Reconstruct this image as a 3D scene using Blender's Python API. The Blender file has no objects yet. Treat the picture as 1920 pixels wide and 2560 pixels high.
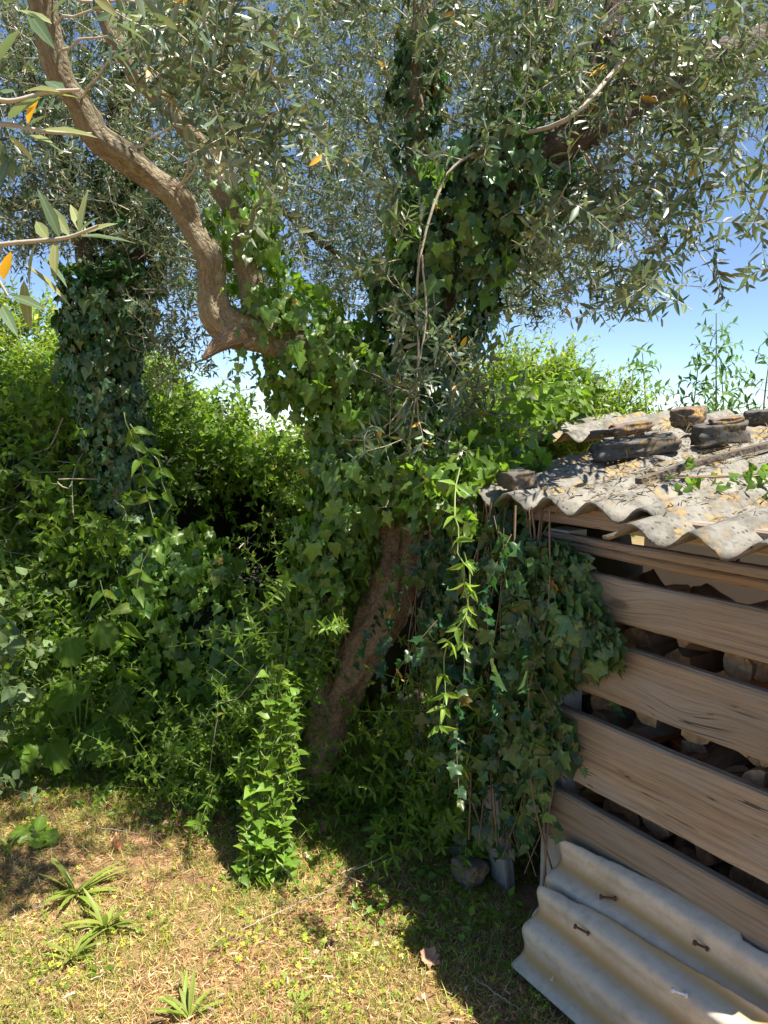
import bpy, math, random
import numpy as np
from mathutils import Vector, Matrix, noise
random.seed(7); rng = np.random.default_rng(7)
SC = bpy.context.scene; COL = SC.collection
# ------------------------------------------------------------------ camera
FP = 1923.0; PITCH = math.radians(6.4); CZ = 1.65
cam = bpy.data.objects.new('camera', bpy.data.cameras.new('camera')); COL.objects.link(cam)
cam.location = (0, 0, CZ); cam.rotation_euler = (math.radians(90) - PITCH, 0, 0)
cam.data.sensor_fit = 'VERTICAL'; cam.data.sensor_height = 24; cam.data.sensor_width = 18
cam.data.lens = 24 * FP / 2560; cam.data.clip_start = 0.05; cam.data.clip_end = 5000
SC.camera = cam
# ------------------------------------------------------------------ light
SUN_EL = math.radians(65); SUN_AZ = math.radians(121)          # azimuth from +Y towards +X
wd = bpy.data.worlds.new('World'); SC.world = wd; wd.use_nodes = True
nt = wd.node_tree; nt.nodes.clear()
sk = nt.nodes.new('ShaderNodeTexSky'); sk.sky_type = 'NISHITA'; sk.sun_disc = False
sk.sun_elevation = SUN_EL; sk.sun_rotation = SUN_AZ; sk.air_density = 0.72; sk.dust_density = 0.0; sk.altitude = 600; sk.ozone_density = 2.5
bg = nt.nodes.new('ShaderNodeBackground'); bg.inputs[1].default_value = 0.077
wo = nt.nodes.new('ShaderNodeOutputWorld')
nt.links.new(sk.outputs[0], bg.inputs[0]); nt.links.new(bg.outputs[0], wo.inputs[0])
sl = bpy.data.lights.new('sun', 'SUN'); sl.energy = 5.0; sl.angle = math.radians(0.5); sl.color = (1, 0.94, 0.84)
so = bpy.data.objects.new('sun', sl); COL.objects.link(so)
SUND = Vector((math.sin(SUN_AZ) * math.cos(SUN_EL), math.cos(SUN_AZ) * math.cos(SUN_EL), math.sin(SUN_EL)))
so.rotation_euler = SUND.to_track_quat('Z', 'Y').to_euler(); so.location = SUND * 20
SC.view_settings.view_transform = 'Standard'; SC.view_settings.look = 'None'
SC.view_settings.exposure = 1.42; SC.view_settings.gamma = 1; SC.view_settings.use_curve_mapping = False
SC.cycles.max_bounces = 7; SC.cycles.diffuse_bounces = 4; SC.cycles.transmission_bounces = 4
SC.cycles.use_denoising = True
# ------------------------------------------------------------------ geometry helpers
CAM = np.array([0, 0, CZ]); CF = np.array([0, math.cos(PITCH), -math.sin(PITCH)])
CU = np.array([0, math.sin(PITCH), math.cos(PITCH)]); CR = np.array([1.0, 0, 0])
def ray(u, v): return CF * FP + CR * (u - 960) + CU * (1280 - v)
def P(u, v, Y): r = ray(u, v); return CAM + r * (Y / r[1])
def G(u, v, z=0.0): r = ray(u, v); return CAM + r * ((z - CZ) / r[2])
def uv_of(p):
    q = np.asarray(p) - CAM; d = np.maximum(q @ CF, 1e-3)
    return 960 + FP * (q @ CR) / d, 1280 - FP * (q @ CU) / d, q @ CF
WW = np.array([.528, -.849, 0]); WW /= np.linalg.norm(WW)      # along the shed wall, towards the camera
WN = np.array([-.849, -.528, 0]); WN /= np.linalg.norm(WN)     # out of the wall
W0 = G(1330, 2270)
def wall(s, z, off=0.0): return W0 + WW * s + WN * off + np.array([0, 0, z])
def WP(u, v, off=0.0):
    r = ray(u, v); a = W0 + WN * off; q = CAM + r * (np.dot(a - CAM, WN) / np.dot(r, WN)); return np.dot(q - W0, WW), q[2]
def norm(a): return a / np.maximum(np.linalg.norm(a, axis=-1, keepdims=True), 1e-9)
def make_mesh(name, V, F, mats=(), uv=None, tint=None, smooth=False, midx=None):
    """V (N,3); F (T,k) array or list of polygons."""
    me = bpy.data.meshes.new(name)
    V = np.asarray(V, np.float32)
    if isinstance(F, np.ndarray):
        T, k = F.shape; me.vertices.add(len(V)); me.vertices.foreach_set('co', V.ravel())
        me.loops.add(T * k); me.loops.foreach_set('vertex_index', F.astype(np.int32).ravel())
        me.polygons.add(T); me.polygons.foreach_set('loop_start', np.arange(0, T * k, k, dtype=np.int32))
        li = F.ravel()
    else:
        me.from_pydata([tuple(map(float, v)) for v in V], [], F); li = np.array([i for f in F for i in f])
    for m in mats: me.materials.append(m)
    if uv is not None:
        l = me.uv_layers.new(name='UVMap'); l.data.foreach_set('uv', np.asarray(uv, np.float32)[li].ravel())
    if tint is not None:
        a = me.attributes.new('tint', 'FLOAT_VECTOR', 'POINT'); a.data.foreach_set('vector', np.asarray(tint, np.float32).ravel())
    if midx is not None: me.polygons.foreach_set('material_index', np.asarray(midx, np.int32))
    me.update(calc_edges=True)
    if smooth: me.polygons.foreach_set('use_smooth', np.ones(len(me.polygons), bool))
    me.validate()
    return me
def link(name, me, parent=None, loc=None):
    o = bpy.data.objects.new(name, me); COL.objects.link(o)
    if parent is not None: o.parent = parent
    if loc is not None: o.location = loc
    return o
def part(name, V, F, mat, parent, **kw):
    """mesh in world coordinates placed under a parent standing at parent.location"""
    root = parent; off = np.zeros(3)
    while root is not None: off += np.array(root.location); root = root.parent
    return link(name, make_mesh(name, np.asarray(V) - off, F, mat if isinstance(mat, (list, tuple)) else [mat], **kw), parent)
def tag(o, label, cat, group=None, kind=None):
    if label: o['label'] = label
    if cat: o['category'] = cat
    if group: o['group'] = group
    if kind: o['kind'] = kind
    return o
def thing(name, loc, label, cat, group=None):
    o = bpy.data.objects.new(name, None); COL.objects.link(o); o.location = [float(c) for c in loc]; o.empty_display_size = .1
    return tag(o, label, cat, group)
def spline(pts, n):
    """Catmull-Rom through pts (k,d) -> (n,d)"""
    p = np.asarray(pts, float); p = np.vstack([2 * p[0] - p[1], p, 2 * p[-1] - p[-2]])
    t = np.linspace(0, len(p) - 3 - 1e-6, n); i = t.astype(int); f = (t - i)[:, None]
    a, b, c, d = p[i], p[i + 1], p[i + 2], p[i + 3]
    return .5 * (2 * b + (c - a) * f + (2 * a - 5 * b + 4 * c - d) * f ** 2 + (3 * b - a - 3 * c + d) * f ** 3)
def tubes(Pts, Rad, S=3):
    """Pts (N,K,3), Rad (N,K) -> V,F ; many tubes at once"""
    N, K, _ = Pts.shape
    D = norm(np.gradient(Pts, axis=1)); ref = np.where(np.abs(D[..., 2:3]) > .9, np.array([1., 0, 0]), np.array([0, 0, 1.]))
    A = norm(np.cross(D, ref)); B = np.cross(D, A)
    an = np.arange(S) * 2 * math.pi / S
    V = Pts[:, :, None, :] + Rad[:, :, None, None] * (A[:, :, None, :] * np.cos(an)[None, None, :, None] + B[:, :, None, :] * np.sin(an)[None, None, :, None])
    idx = np.arange(N * K * S).reshape(N, K, S)
    a = idx[:, :-1, :]; b = np.roll(a, -1, axis=2); c = idx[:, 1:, :]; d = np.roll(c, -1, axis=2)
    return V.reshape(-1, 3), np.stack([a, b, d, c], -1).reshape(-1, 4)
def limb(path, S=20, n=60, rough=.12, seed=0.0, fine=True):
    """path of (x,y,z,r): knobbly olive wood with furrows, closed end"""
    c = spline(path, n); pts, r = c[:, :3], c[:, 3]
    D = norm(np.gradient(pts, axis=0)); A = np.zeros_like(D); a = np.array([1., .2, .1])
    for i in range(n):
        a = a - D[i] * np.dot(a, D[i]); a = a / np.linalg.norm(a); A[i] = a
    B = np.cross(D, A); L = np.concatenate([[0], np.cumsum(np.linalg.norm(np.diff(pts, axis=0), axis=1))])
    V = []; UV = []; kr = random.Random(int(seed * 10) + n); knots = [(kr.uniform(0, L[-1]), kr.uniform(0, 6.28), kr.uniform(.5, 1.3), kr.choice((.5, .38, -.22))) for _ in range(int(L[-1] * 9) + 1)]
    for i in range(n):
        for j in range(S):
            t = 2 * math.pi * j / S
            k = noise.noise(Vector((math.cos(t) * 1.3 + seed, math.sin(t) * 1.3, L[i] * 4)))
            k2 = noise.noise(Vector((math.cos(t) * 4 + seed, math.sin(t) * 4, L[i] * 9)))
            rr = r[i] * (1 + rough * 1.5 * k + rough * .8 * k2)
            for kl, ka, kw, kh in knots:
                da = (t - ka + math.pi) % (2 * math.pi) - math.pi; q = ((L[i] - kl) / (r[i] * kw)) ** 2 + (da / (.6 * kw)) ** 2
                if q < 5: rr += r[i] * kh * rough * 3.0 * math.exp(-q)
            V.append(pts[i] + (A[i] * math.cos(t) + B[i] * math.sin(t)) * rr); UV.append((j / S, L[i]))
    F = []
    for i in range(n - 1):
        for j in range(S): F.append((i * S + j, i * S + (j + 1) % S, (i + 1) * S + (j + 1) % S, (i + 1) * S + j))
    V.append(pts[-1] + D[-1] * r[-1] * .5); UV.append((.5, L[-1])); e = len(V) - 1
    for j in range(S): F.append(((n - 1) * S + j, (n - 1) * S + (j + 1) % S, e))
    V.append(pts[0]); UV.append((.5, 0)); e = len(V) - 1
    for j in range(S): F.append(((j + 1) % S, j, e))
    return np.array(V), F, np.array(UV)
def px(path): return [tuple(P(u, v, Y)) + (r,) for u, v, Y, r in path]
# ------------------------------------------------------------------ materials
def mat(name):
    m = bpy.data.materials.new(name); m.use_nodes = True; t = m.node_tree; t.nodes.clear()
    o = t.nodes.new('ShaderNodeOutputMaterial'); return m, t, o
def N(t, ty, **kw):
    n = t.nodes.new(ty)
    for k, v in kw.items():
        if k.startswith('i_'):
            key = k[2:]; key = int(key) if key.isdigit() else key
            n.inputs[key].default_value = v
        else: setattr(n, k, v)
    return n
def mixc(t, fac, a, b, bt='MIX'):
    n = t.nodes.new('ShaderNodeMix'); n.data_type = 'RGBA'; n.blend_type = bt
    for s, v in ((n.inputs[0], fac), (n.inputs[6], a), (n.inputs[7], b)):
        if isinstance(v, (int, float)): s.default_value = v
        elif isinstance(v, (tuple, list)): s.default_value = tuple(v) + (1,) if len(v) == 3 else v
        else: t.links.new(v, s)
    return n.outputs[2]
def mth(t, op, a, b=None, c=None, clamp=False):
    n = t.nodes.new('ShaderNodeMath'); n.operation = op; n.use_clamp = clamp
    for s, v in zip(n.inputs, (a, b, c)):
        if v is None: continue
        if isinstance(v, (int, float)): s.default_value = v
        else: t.links.new(v, s)
    return n.outputs[0]
def ramp(t, fac, stops):
    n = t.nodes.new('ShaderNodeValToRGB'); e = n.color_ramp.elements
    while len(e) < len(stops): e.new(.5)
    for x, (p, c) in zip(e, stops): x.position = p; x.color = tuple(c) + (1,) if len(c) == 3 else c
    t.links.new(fac, n.inputs[0]); return n.outputs[0]
def vmap(t, src, scale):
    m = t.nodes.new('ShaderNodeMapping'); m.inputs['Scale'].default_value = scale; t.links.new(src, m.inputs[0]); return m.outputs[0]
def nz(t, vec, scale, detail=4, rough=.6, dist=0):
    n = N(t, 'ShaderNodeTexNoise', i_Scale=scale, i_Detail=detail, i_Roughness=rough, i_Distortion=dist); t.links.new(vec, n.inputs['Vector']); return n.outputs['Fac']
def leafmat(name, top, bot, trans=(.25, .45, .04), tw=.35, rough=.42, spec=.45, vein=0.0, old=(.55, .38, .03), radial=False, sheen=0):
    m, t, o = mat(name); at = N(t, 'ShaderNodeAttribute', attribute_name='tint'); sp = N(t, 'ShaderNodeSeparateXYZ'); t.links.new(at.outputs['Vector'], sp.inputs[0])
    geo = N(t, 'ShaderNodeNewGeometry'); uvn = N(t, 'ShaderNodeUVMap'); us = N(t, 'ShaderNodeSeparateXYZ'); t.links.new(uvn.outputs[0], us.inputs[0])
    c = mixc(t, geo.outputs['Backfacing'], top, bot)
    if vein > 0:
        if radial:
            x = mth(t, 'SUBTRACT', us.outputs[0], .5); an = mth(t, 'ARCTAN2', x, us.outputs[1]); an = mth(t, 'ABSOLUTE', an)
            d = mth(t, 'PINGPONG', an, .36); rad = mth(t, 'SQRT', mth(t, 'ADD', mth(t, 'MULTIPLY', x, x), mth(t, 'MULTIPLY', us.outputs[1], us.outputs[1])))
            f = mth(t, 'LESS_THAN', mth(t, 'MULTIPLY', d, rad), .018)
        else:
            f = mth(t, 'LESS_THAN', mth(t, 'ABSOLUTE', mth(t, 'SUBTRACT', us.outputs[0], .5)), .045)
        c = mixc(t, mth(t, 'MULTIPLY', f, vein), c, tuple(min(1, k * 1.6 + .09) for k in top))
    gn = N(t, 'ShaderNodeNewGeometry'); blot = nz(t, vmap(t, gn.outputs['Position'], (1, 1, 1)), 38, 2)
    c = mixc(t, mth(t, 'MULTIPLY', blot, .5), c, tuple(k * .55 for k in top))
    c = mixc(t, sp.outputs[1], c, old)
    br = N(t, 'ShaderNodeVectorMath', operation='SCALE'); t.links.new(c, br.inputs[0]); t.links.new(sp.outputs[0], br.inputs['Scale'])
    pb = N(t, 'ShaderNodeBsdfPrincipled', i_Roughness=rough); pb.inputs['Specular IOR Level'].default_value = spec
    t.links.new(br.outputs[0], pb.inputs['Base Color'])
    tr = N(t, 'ShaderNodeBsdfTranslucent'); tc = mixc(t, sp.outputs[1], trans, tuple(k * 1.3 for k in old)); tb = N(t, 'ShaderNodeVectorMath', operation='SCALE')
    t.links.new(tc, tb.inputs[0]); t.links.new(sp.outputs[0], tb.inputs['Scale']); t.links.new(tb.outputs[0], tr.inputs[0])
    mx = N(t, 'ShaderNodeMixShader', i_0=tw); t.links.new(pb.outputs[0], mx.inputs[1]); t.links.new(tr.outputs[0], mx.inputs[2])
    t.links.new(mx.outputs[0], o.inputs[0]); return m
M = {}
M['olive'] = leafmat('olive_leaf', (.068, .115, .055), (.23, .29, .205), (.18, .29, .09), .22, .36, .55, .5, old=(.6, .33, .02))
M['ivyd'] = leafmat('shade_tinted_ivy_leaf', (.022, .080, .022), (.06, .13, .04), (.09, .30, .04), .2, .38, .45, .45, radial=True, old=(.4, .26, .05))  # darker copy of the ivy leaf, shade put into its colour
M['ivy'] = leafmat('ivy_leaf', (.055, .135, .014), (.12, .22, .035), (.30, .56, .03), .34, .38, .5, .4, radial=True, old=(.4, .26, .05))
M['hedge'] = leafmat('hedge_leaf', (.085, .16, .014), (.13, .24, .035), (.30, .52, .025), .40, .5, .28, .3, old=(.4, .35, .04))
M['bright'] = leafmat('shrub_leaf', (.13, .24, .03), (.17, .28, .05), (.40, .58, .04), .40, .40, .4, .2, old=(.5, .45, .03))
M['madder'] = leafmat('madder_leaf', (.10, .19, .016), (.15, .25, .035), (.32, .56, .03), .40, .42, .35, .3, old=(.4, .36, .05))
M['grey'] = leafmat('greygreen_leaf', (.13, .2, .08), (.2, .27, .14), (.22, .36, .08), .3, .5, .35, .3)
M['elder'] = leafmat('elder_leaf', (.06, .15, .04), (.1, .2, .07), (.16, .38, .06), .33, .4, .4, .2)
M['grass'] = leafmat('grass_blade', (.22, .31, .05), (.24, .33, .06), (.36, .5, .06), .3, .5, .3, old=(.5, .38, .13))
M['straw'] = leafmat('straw_blade', (.60, .47, .22), (.58, .46, .22), (.5, .40, .16), .25, .55, .25, old=(.34, .13, .05))
M['weed'] = leafmat('clover_leaf', (.15, .27, .03), (.18, .28, .05), (.34, .52, .04), .33, .45, .35, old=(.5, .46, .05))
M['dead'] = leafmat('dead_leaf', (.36, .17, .08), (.42, .24, .14), (.4, .16, .05), .2, .6, .25, .4, old=(.5, .42, .34))
def bark(name, c1, c2, c3, moss=.0):
    m, t, o = mat(name); geo = N(t, 'ShaderNodeUVMap'); pos = N(t, 'ShaderNodeNewGeometry')
    v = pos.outputs['Position']
    a = nz(t, v, 9, 6, .65); st = nz(t, vmap(t, geo.outputs[0], (9, 11, 1)), 2.4, 8, .72, 1.2); cr = N(t, 'ShaderNodeTexVoronoi', feature='DISTANCE_TO_EDGE', i_Scale=3.0)
    t.links.new(vmap(t, geo.outputs[0], (7, 12, 1)), cr.inputs['Vector'])
    c = ramp(t, st, [(.25, c1), (.5, c2), (.78, c3)]); c = mixc(t, mth(t, 'MULTIPLY', a, .5), c, tuple(k * .5 for k in c2))
    lich = ramp(t, nz(t, v, 26, 5, .6), [(.56, (0, 0, 0)), (.66, (1, 1, 1))]); c = mixc(t, mth(t, 'MULTIPLY', lich, moss), c, (.33, .33, .24))
    pb = N(t, 'ShaderNodeBsdfPrincipled', i_Roughness=.85); t.links.new(c, pb.inputs['Base Color']); pb.inputs['Specular IOR Level'].default_value = .25
    b = N(t, 'ShaderNodeBump', i_Strength=.85, i_Distance=.014); h = mth(t, 'ADD', mth(t, 'MULTIPLY', st, 1.0), mth(t, 'MULTIPLY', mth(t, 'MINIMUM', cr.outputs[0], .25), 1.6))
    t.links.new(h, b.inputs['Height']); t.links.new(b.outputs[0], pb.inputs['Normal']); t.links.new(pb.outputs[0], o.inputs[0]); return m
M['bark'] = bark('olive_bark', (.085, .055, .032), (.31, .215, .135), (.52, .41, .28), .2)
M['limb'] = bark('limb_bark', (.11, .085, .05), (.27, .22, .14), (.45, .40, .27), .7)
M['old'] = bark('dark_bark', (.04, .032, .025), (.12, .095, .07), (.22, .18, .14), .3)
def flat(name, col, rough=.7, n=25, var=.4, bump=.3):
    m, t, o = mat(name); tc = N(t, 'ShaderNodeTexCoord'); a = nz(t, tc.outputs['Object'], n, 5)
    c = mixc(t, a, tuple(k * (1 - var) for k in col), tuple(min(1, k * (1 + var)) for k in col))
    pb = N(t, 'ShaderNodeBsdfPrincipled', i_Roughness=rough); t.links.new(c, pb.inputs['Base Color'])
    b = N(t, 'ShaderNodeBump', i_Strength=bump, i_Distance=.004); t.links.new(a, b.inputs['Height']); t.links.new(b.outputs[0], pb.inputs['Normal'])
    t.links.new(pb.outputs[0], o.inputs[0]); return m
M['twig'] = flat('twig_bark', (.36, .31, .235), .7, 40)
M['stem'] = flat('green_stem', (.2, .26, .07), .6, 40)
M['ivystem'] = flat('ivy_stem', (.2, .13, .08), .8, 40)
M['rust'] = flat('rusty_iron', (.12, .045, .025), .75, 160, .6, .6)
M['white'] = flat('white_paint', (.7, .7, .68), .5, 60, .1)
M['dark'] = flat('dark_shade_core', (.018, .022, .01), .95, 6, .5, 1)  # near-black filler, deep foliage shade put into the colour
M['flower'] = flat('white_petal', (.8, .8, .76), .6, 60, .1)
M['mortar'] = flat('limewashed_post', (.46, .43, .37), .9, 18, .3, .5)
def wood(name, base, grey=.5):
    m, t, o = mat(name); uvn = N(t, 'ShaderNodeUVMap'); oi = N(t, 'ShaderNodeObjectInfo')
    ad = N(t, 'ShaderNodeVectorMath', operation='ADD'); cb = N(t, 'ShaderNodeCombineXYZ'); r7 = mth(t, 'MULTIPLY', oi.outputs['Random'], 17.0)
    t.links.new(r7, cb.inputs[0]); t.links.new(r7, cb.inputs[1]); t.links.new(uvn.outputs[0], ad.inputs[0]); t.links.new(cb.outputs[0], ad.inputs[1]); uv = ad.outputs[0]
    kn = N(t, 'ShaderNodeTexVoronoi', i_Scale=1.0, i_Randomness=1.0); t.links.new(vmap(t, uv, (2.1, 4.6, 1)), kn.inputs['Vector'])
    d = kn.outputs['Distance']; k = mth(t, 'POWER', mth(t, 'SUBTRACT', 1.0, mth(t, 'MULTIPLY', d, 1.9), clamp=True), 2.0)
    sx = N(t, 'ShaderNodeSeparateXYZ'); t.links.new(uv, sx.inputs[0])
    wob = nz(t, vmap(t, uv, (1.6, 7, 1)), 1.0, 3)
    y2 = mth(t, 'ADD', mth(t, 'ADD', sx.outputs[1], mth(t, 'MULTIPLY', k, .045)), mth(t, 'MULTIPLY', wob, .03))
    cx = N(t, 'ShaderNodeCombineXYZ'); t.links.new(sx.outputs[0], cx.inputs[0]); t.links.new(y2, cx.inputs[1])
    g1 = nz(t, vmap(t, cx.outputs[0], (1.3, 78, 1)), 1.0, 4, .65); g2 = nz(t, vmap(t, cx.outputs[0], (4.0, 260, 1)), 1.0, 4, .7)
    pat = nz(t, vmap(t, uv, (2.5, 9, 1)), 1.0, 5, .6)
    c = ramp(t, g1, [(.32, tuple(q * .5 for q in base)), (.5, base), (.68, tuple(min(1, q * 1.3) for q in base))])
    gr = (base[0] * .95 + .03, base[0] * .86 + .03, base[0] * .72 + .04)
    c = mixc(t, mth(t, 'MULTIPLY', ramp(t, pat, [(.38, (0, 0, 0)), (.66, (1, 1, 1))]), grey), c, gr)
    c = mixc(t, mth(t, 'MULTIPLY', ramp(t, g2, [(.36, (1, 1, 1)), (.5, (0, 0, 0))]), .55), c, tuple(q * .42 for q in base))
    c = mixc(t, mth(t, 'MULTIPLY', ramp(t, d, [(.055, (1, 1, 1)), (.10, (0, 0, 0))]), .8), c, tuple(q * .38 for q in base))
    spl = ramp(t, nz(t, vmap(t, uv, (9, 140, 1)), 1.0, 2), [(.70, (0, 0, 0)), (.76, (1, 1, 1))]); c = mixc(t, mth(t, 'MULTIPLY', spl, .55), c, (.5, .43, .34))
    ck = nz(t, vmap(t, cx.outputs[0], (1.1, 34, 1)), 1.0, 2, .5); ckm = mth(t, 'LESS_THAN', mth(t, 'ABSOLUTE', mth(t, 'SUBTRACT', ck, .5)), .006); ckm = mth(t, 'MULTIPLY', ckm, ramp(t, nz(t, vmap(t, uv, (2, 5, 1)), 1.0, 2), [(.5, (0, 0, 0)), (.56, (1, 1, 1))])); c = mixc(t, mth(t, 'MULTIPLY', ckm, .85), c, (.02, .015, .01))
    dk = ramp(t, nz(t, vmap(t, uv, (1.1, 2.5, 1)), 1.0, 5, .6), [(.4, (0, 0, 0)), (.7, (1, 1, 1))]); c = mixc(t, mth(t, 'MULTIPLY', dk, .45), c, (base[0] * .5, base[1] * .52, base[2] * .5))
    sv = N(t, 'ShaderNodeHueSaturation'); t.links.new(c, sv.inputs['Color']); t.links.new(mth(t, 'ADD', .75, mth(t, 'MULTIPLY', oi.outputs['Random'], .45)), sv.inputs['Saturation']); t.links.new(mth(t, 'ADD', .85, mth(t, 'MULTIPLY', mth(t, 'FRACT', r7), .28)), sv.inputs['Value']); c = sv.outputs[0]
    pb = N(t, 'ShaderNodeBsdfPrincipled', i_Roughness=.72); pb.inputs['Specular IOR Level'].default_value = .3; t.links.new(c, pb.inputs['Base Color'])
    b = N(t, 'ShaderNodeBump', i_Strength=.7, i_Distance=.0035); t.links.new(mth(t, 'ADD', g1, g2), b.inputs['Height']); t.links.new(b.outputs[0], pb.inputs['Normal'])
    t.links.new(pb.outputs[0], o.inputs[0]); return m
M['wood'] = wood('weathered_board', (.315, .24, .165), .75)
M['wood2'] = wood('newer_board', (.30, .20, .125), .5)
def cement(name, base, lich, stain, dark, clean=False, scol=(.46, .30, .13)):
    m, t, o = mat(name); uvn = N(t, 'ShaderNodeUVMap'); tc = N(t, 'ShaderNodeTexCoord'); v = tc.outputs['Object']
    big = nz(t, v, 3.2, 5, .6); fin = nz(t, v, 45, 6, .7); mid = nz(t, v, 11, 5, .65)
    c = ramp(t, big, [(.3, tuple(q * .72 for q in base)), (.7, base)])
    c = mixc(t, mth(t, 'MULTIPLY', ramp(t, mid, [(.45, (0, 0, 0)), (.62, (1, 1, 1))]), dark), c, tuple(q * .32 for q in base))
    c = mixc(t, mth(t, 'MULTIPLY', ramp(t, fin, [(.5, (0, 0, 0)), (.66, (1, 1, 1))]), dark * .8), c, tuple(q * .3 for q in base))
    if stain:
        us = N(t, 'ShaderNodeSeparateXYZ'); t.links.new(uvn.outputs[0], us.inputs[0])      # v runs in waves, .5 = trough
        fr = mth(t, 'FRACT', mth(t, 'ADD', us.outputs[1], mth(t, 'MULTIPLY', mth(t, 'SUBTRACT', nz(t, v, 5, 3), .5), .13)))
        s = mth(t, 'SUBTRACT', 1.0, mth(t, 'MULTIPLY', mth(t, 'ABSOLUTE', mth(t, 'SUBTRACT', fr, .56)), 4.2), clamp=True)
        s = mth(t, 'MULTIPLY', s, mth(t, 'ADD', .55, mth(t, 'MULTIPLY', nz(t, v, 14, 6, .7), .7)))
        c = mixc(t, mth(t, 'MULTIPLY', s, stain, clamp=True), c, scol)
        s2 = mth(t, 'SUBTRACT', 1.0, mth(t, 'MULTIPLY', mth(t, 'ABSOLUTE', mth(t, 'SUBTRACT', fr, .2)), 7.0), clamp=True)
        s2 = mth(t, 'MULTIPLY', s2, ramp(t, nz(t, v, 9, 6, .75), [(.42, (0, 0, 0)), (.62, (1, 1, 1))])); c = mixc(t, mth(t, 'MULTIPLY', s2, .4), c, (.2, .18, .14))
    if lich:
        l = mth(t, 'MULTIPLY', ramp(t, nz(t, v, 5.5, 2), [(.53, (0, 0, 0)), (.62, (1, 1, 1))]), ramp(t, nz(t, v, 34, 6, .7), [(.49, (0, 0, 0)), (.53, (1, 1, 1))]))
        c = mixc(t, mth(t, 'MULTIPLY', l, lich), c, (.42, .25, .05))
        vo = N(t, 'ShaderNodeTexVoronoi', i_Scale=55.0); t.links.new(v, vo.inputs['Vector'])
        sp = mth(t, 'MULTIPLY', ramp(t, vo.outputs['Distance'], [(.2, (1, 1, 1)), (.3, (0, 0, 0))]), ramp(t, nz(t, v, 7, 3), [(.5, (0, 0, 0)), (.58, (1, 1, 1))]))
        c = mixc(t, mth(t, 'MULTIPLY', sp, .8), c, (.03, .03, .028))
    pb = N(t, 'ShaderNodeBsdfPrincipled', i_Roughness=.85); pb.inputs['Specular IOR Level'].default_value = .25; t.links.new(c, pb.inputs['Base Color'])
    b = N(t, 'ShaderNodeBump', i_Strength=.5 if not clean else .2, i_Distance=.004); t.links.new(fin, b.inputs['Height']); t.links.new(b.outputs[0], pb.inputs['Normal'])
    t.links.new(pb.outputs[0], o.inputs[0]); return m
M['roof'] = cement('lichened_fibre_cement', (.25, .235, .20), .6, .95, .85, False, (.075, .055, .038))  # valley dirt, plus dark blotches strengthened to stand in for dappled shade
M['sheet'] = cement('stained_fibre_cement', (.66, .575, .455), 0, 1.3, .25, True)
M['stone'] = cement('lichened_stone', (.22, .16, .13), .7, 0, .5)
M['stoned'] = cement('dark_stone', (.13, .12, .105), .25, 0, .6)
M['slab'] = cement('grey_slab', (.34, .32, .28), 0, 0, .4)
def logmats():
    m, t, o = mat('log_cut_face'); tc = N(t, 'ShaderNodeTexCoord'); oi = N(t, 'ShaderNodeObjectInfo')
    g = nz(t, vmap(t, tc.outputs['Object'], (30, 30, 5)), 1.6, 5, .6, .4)
    c = ramp(t, g, [(.3, (.26, .14, .07)), (.55, (.66, .35, .14)), (.75, (.8, .52, .26))]); c = mixc(t, mth(t, 'MULTIPLY', oi.outputs['Random'], .5), c, (.30, .20, .13))
    pb = N(t, 'ShaderNodeBsdfPrincipled', i_Roughness=.75); t.links.new(c, pb.inputs['Base Color'])
    b = N(t, 'ShaderNodeBump', i_Strength=.6, i_Distance=.005); t.links.new(g, b.inputs['Height']); t.links.new(b.outputs[0], pb.inputs['Normal']); t.links.new(pb.outputs[0], o.inputs[0]); return m
M['cut'] = logmats(); M['logbark'] = flat('log_bark', (.24, .145, .085), .9, 22, .6, 1)
def groundmat():
    m, t, o = mat('dry_lawn_soil'); g = N(t, 'ShaderNodeNewGeometry'); v = g.outputs['Position']
    a = nz(t, v, 1.6, 4); b = nz(t, v, 22, 8, .7); cc = nz(t, v, 90, 4, .7)
    c = ramp(t, b, [(.3, (.17, .085, .045)), (.55, (.36, .21, .11)), (.75, (.50, .34, .18))])
    c = mixc(t, mth(t, 'MULTIPLY', ramp(t, a, [(.4, (0, 0, 0)), (.65, (1, 1, 1))]), .55), c, (.15, .17, .05))
    ln = N(t, 'ShaderNodeVectorMath', operation='LENGTH'); t.links.new(v, ln.inputs[0])
    far = N(t, 'ShaderNodeMapRange'); far.inputs[1].default_value = 8; far.inputs[2].default_value = 30; t.links.new(ln.outputs['Value'], far.inputs[0])
    c = mixc(t, far.outputs[0], c, (.10, .13, .04))
    pb = N(t, 'ShaderNodeBsdfPrincipled', i_Roughness=.95); pb.inputs['Specular IOR Level'].default_value = .15; t.links.new(c, pb.inputs['Base Color'])
    bp = N(t, 'ShaderNodeBump', i_Strength=.9, i_Distance=.012); t.links.new(mth(t, 'ADD', b, cc), bp.inputs['Height']); t.links.new(bp.outputs[0], pb.inputs['Normal'])
    t.links.new(pb.outputs[0], o.inputs[0]); return m
M['ground'] = groundmat()
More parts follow.
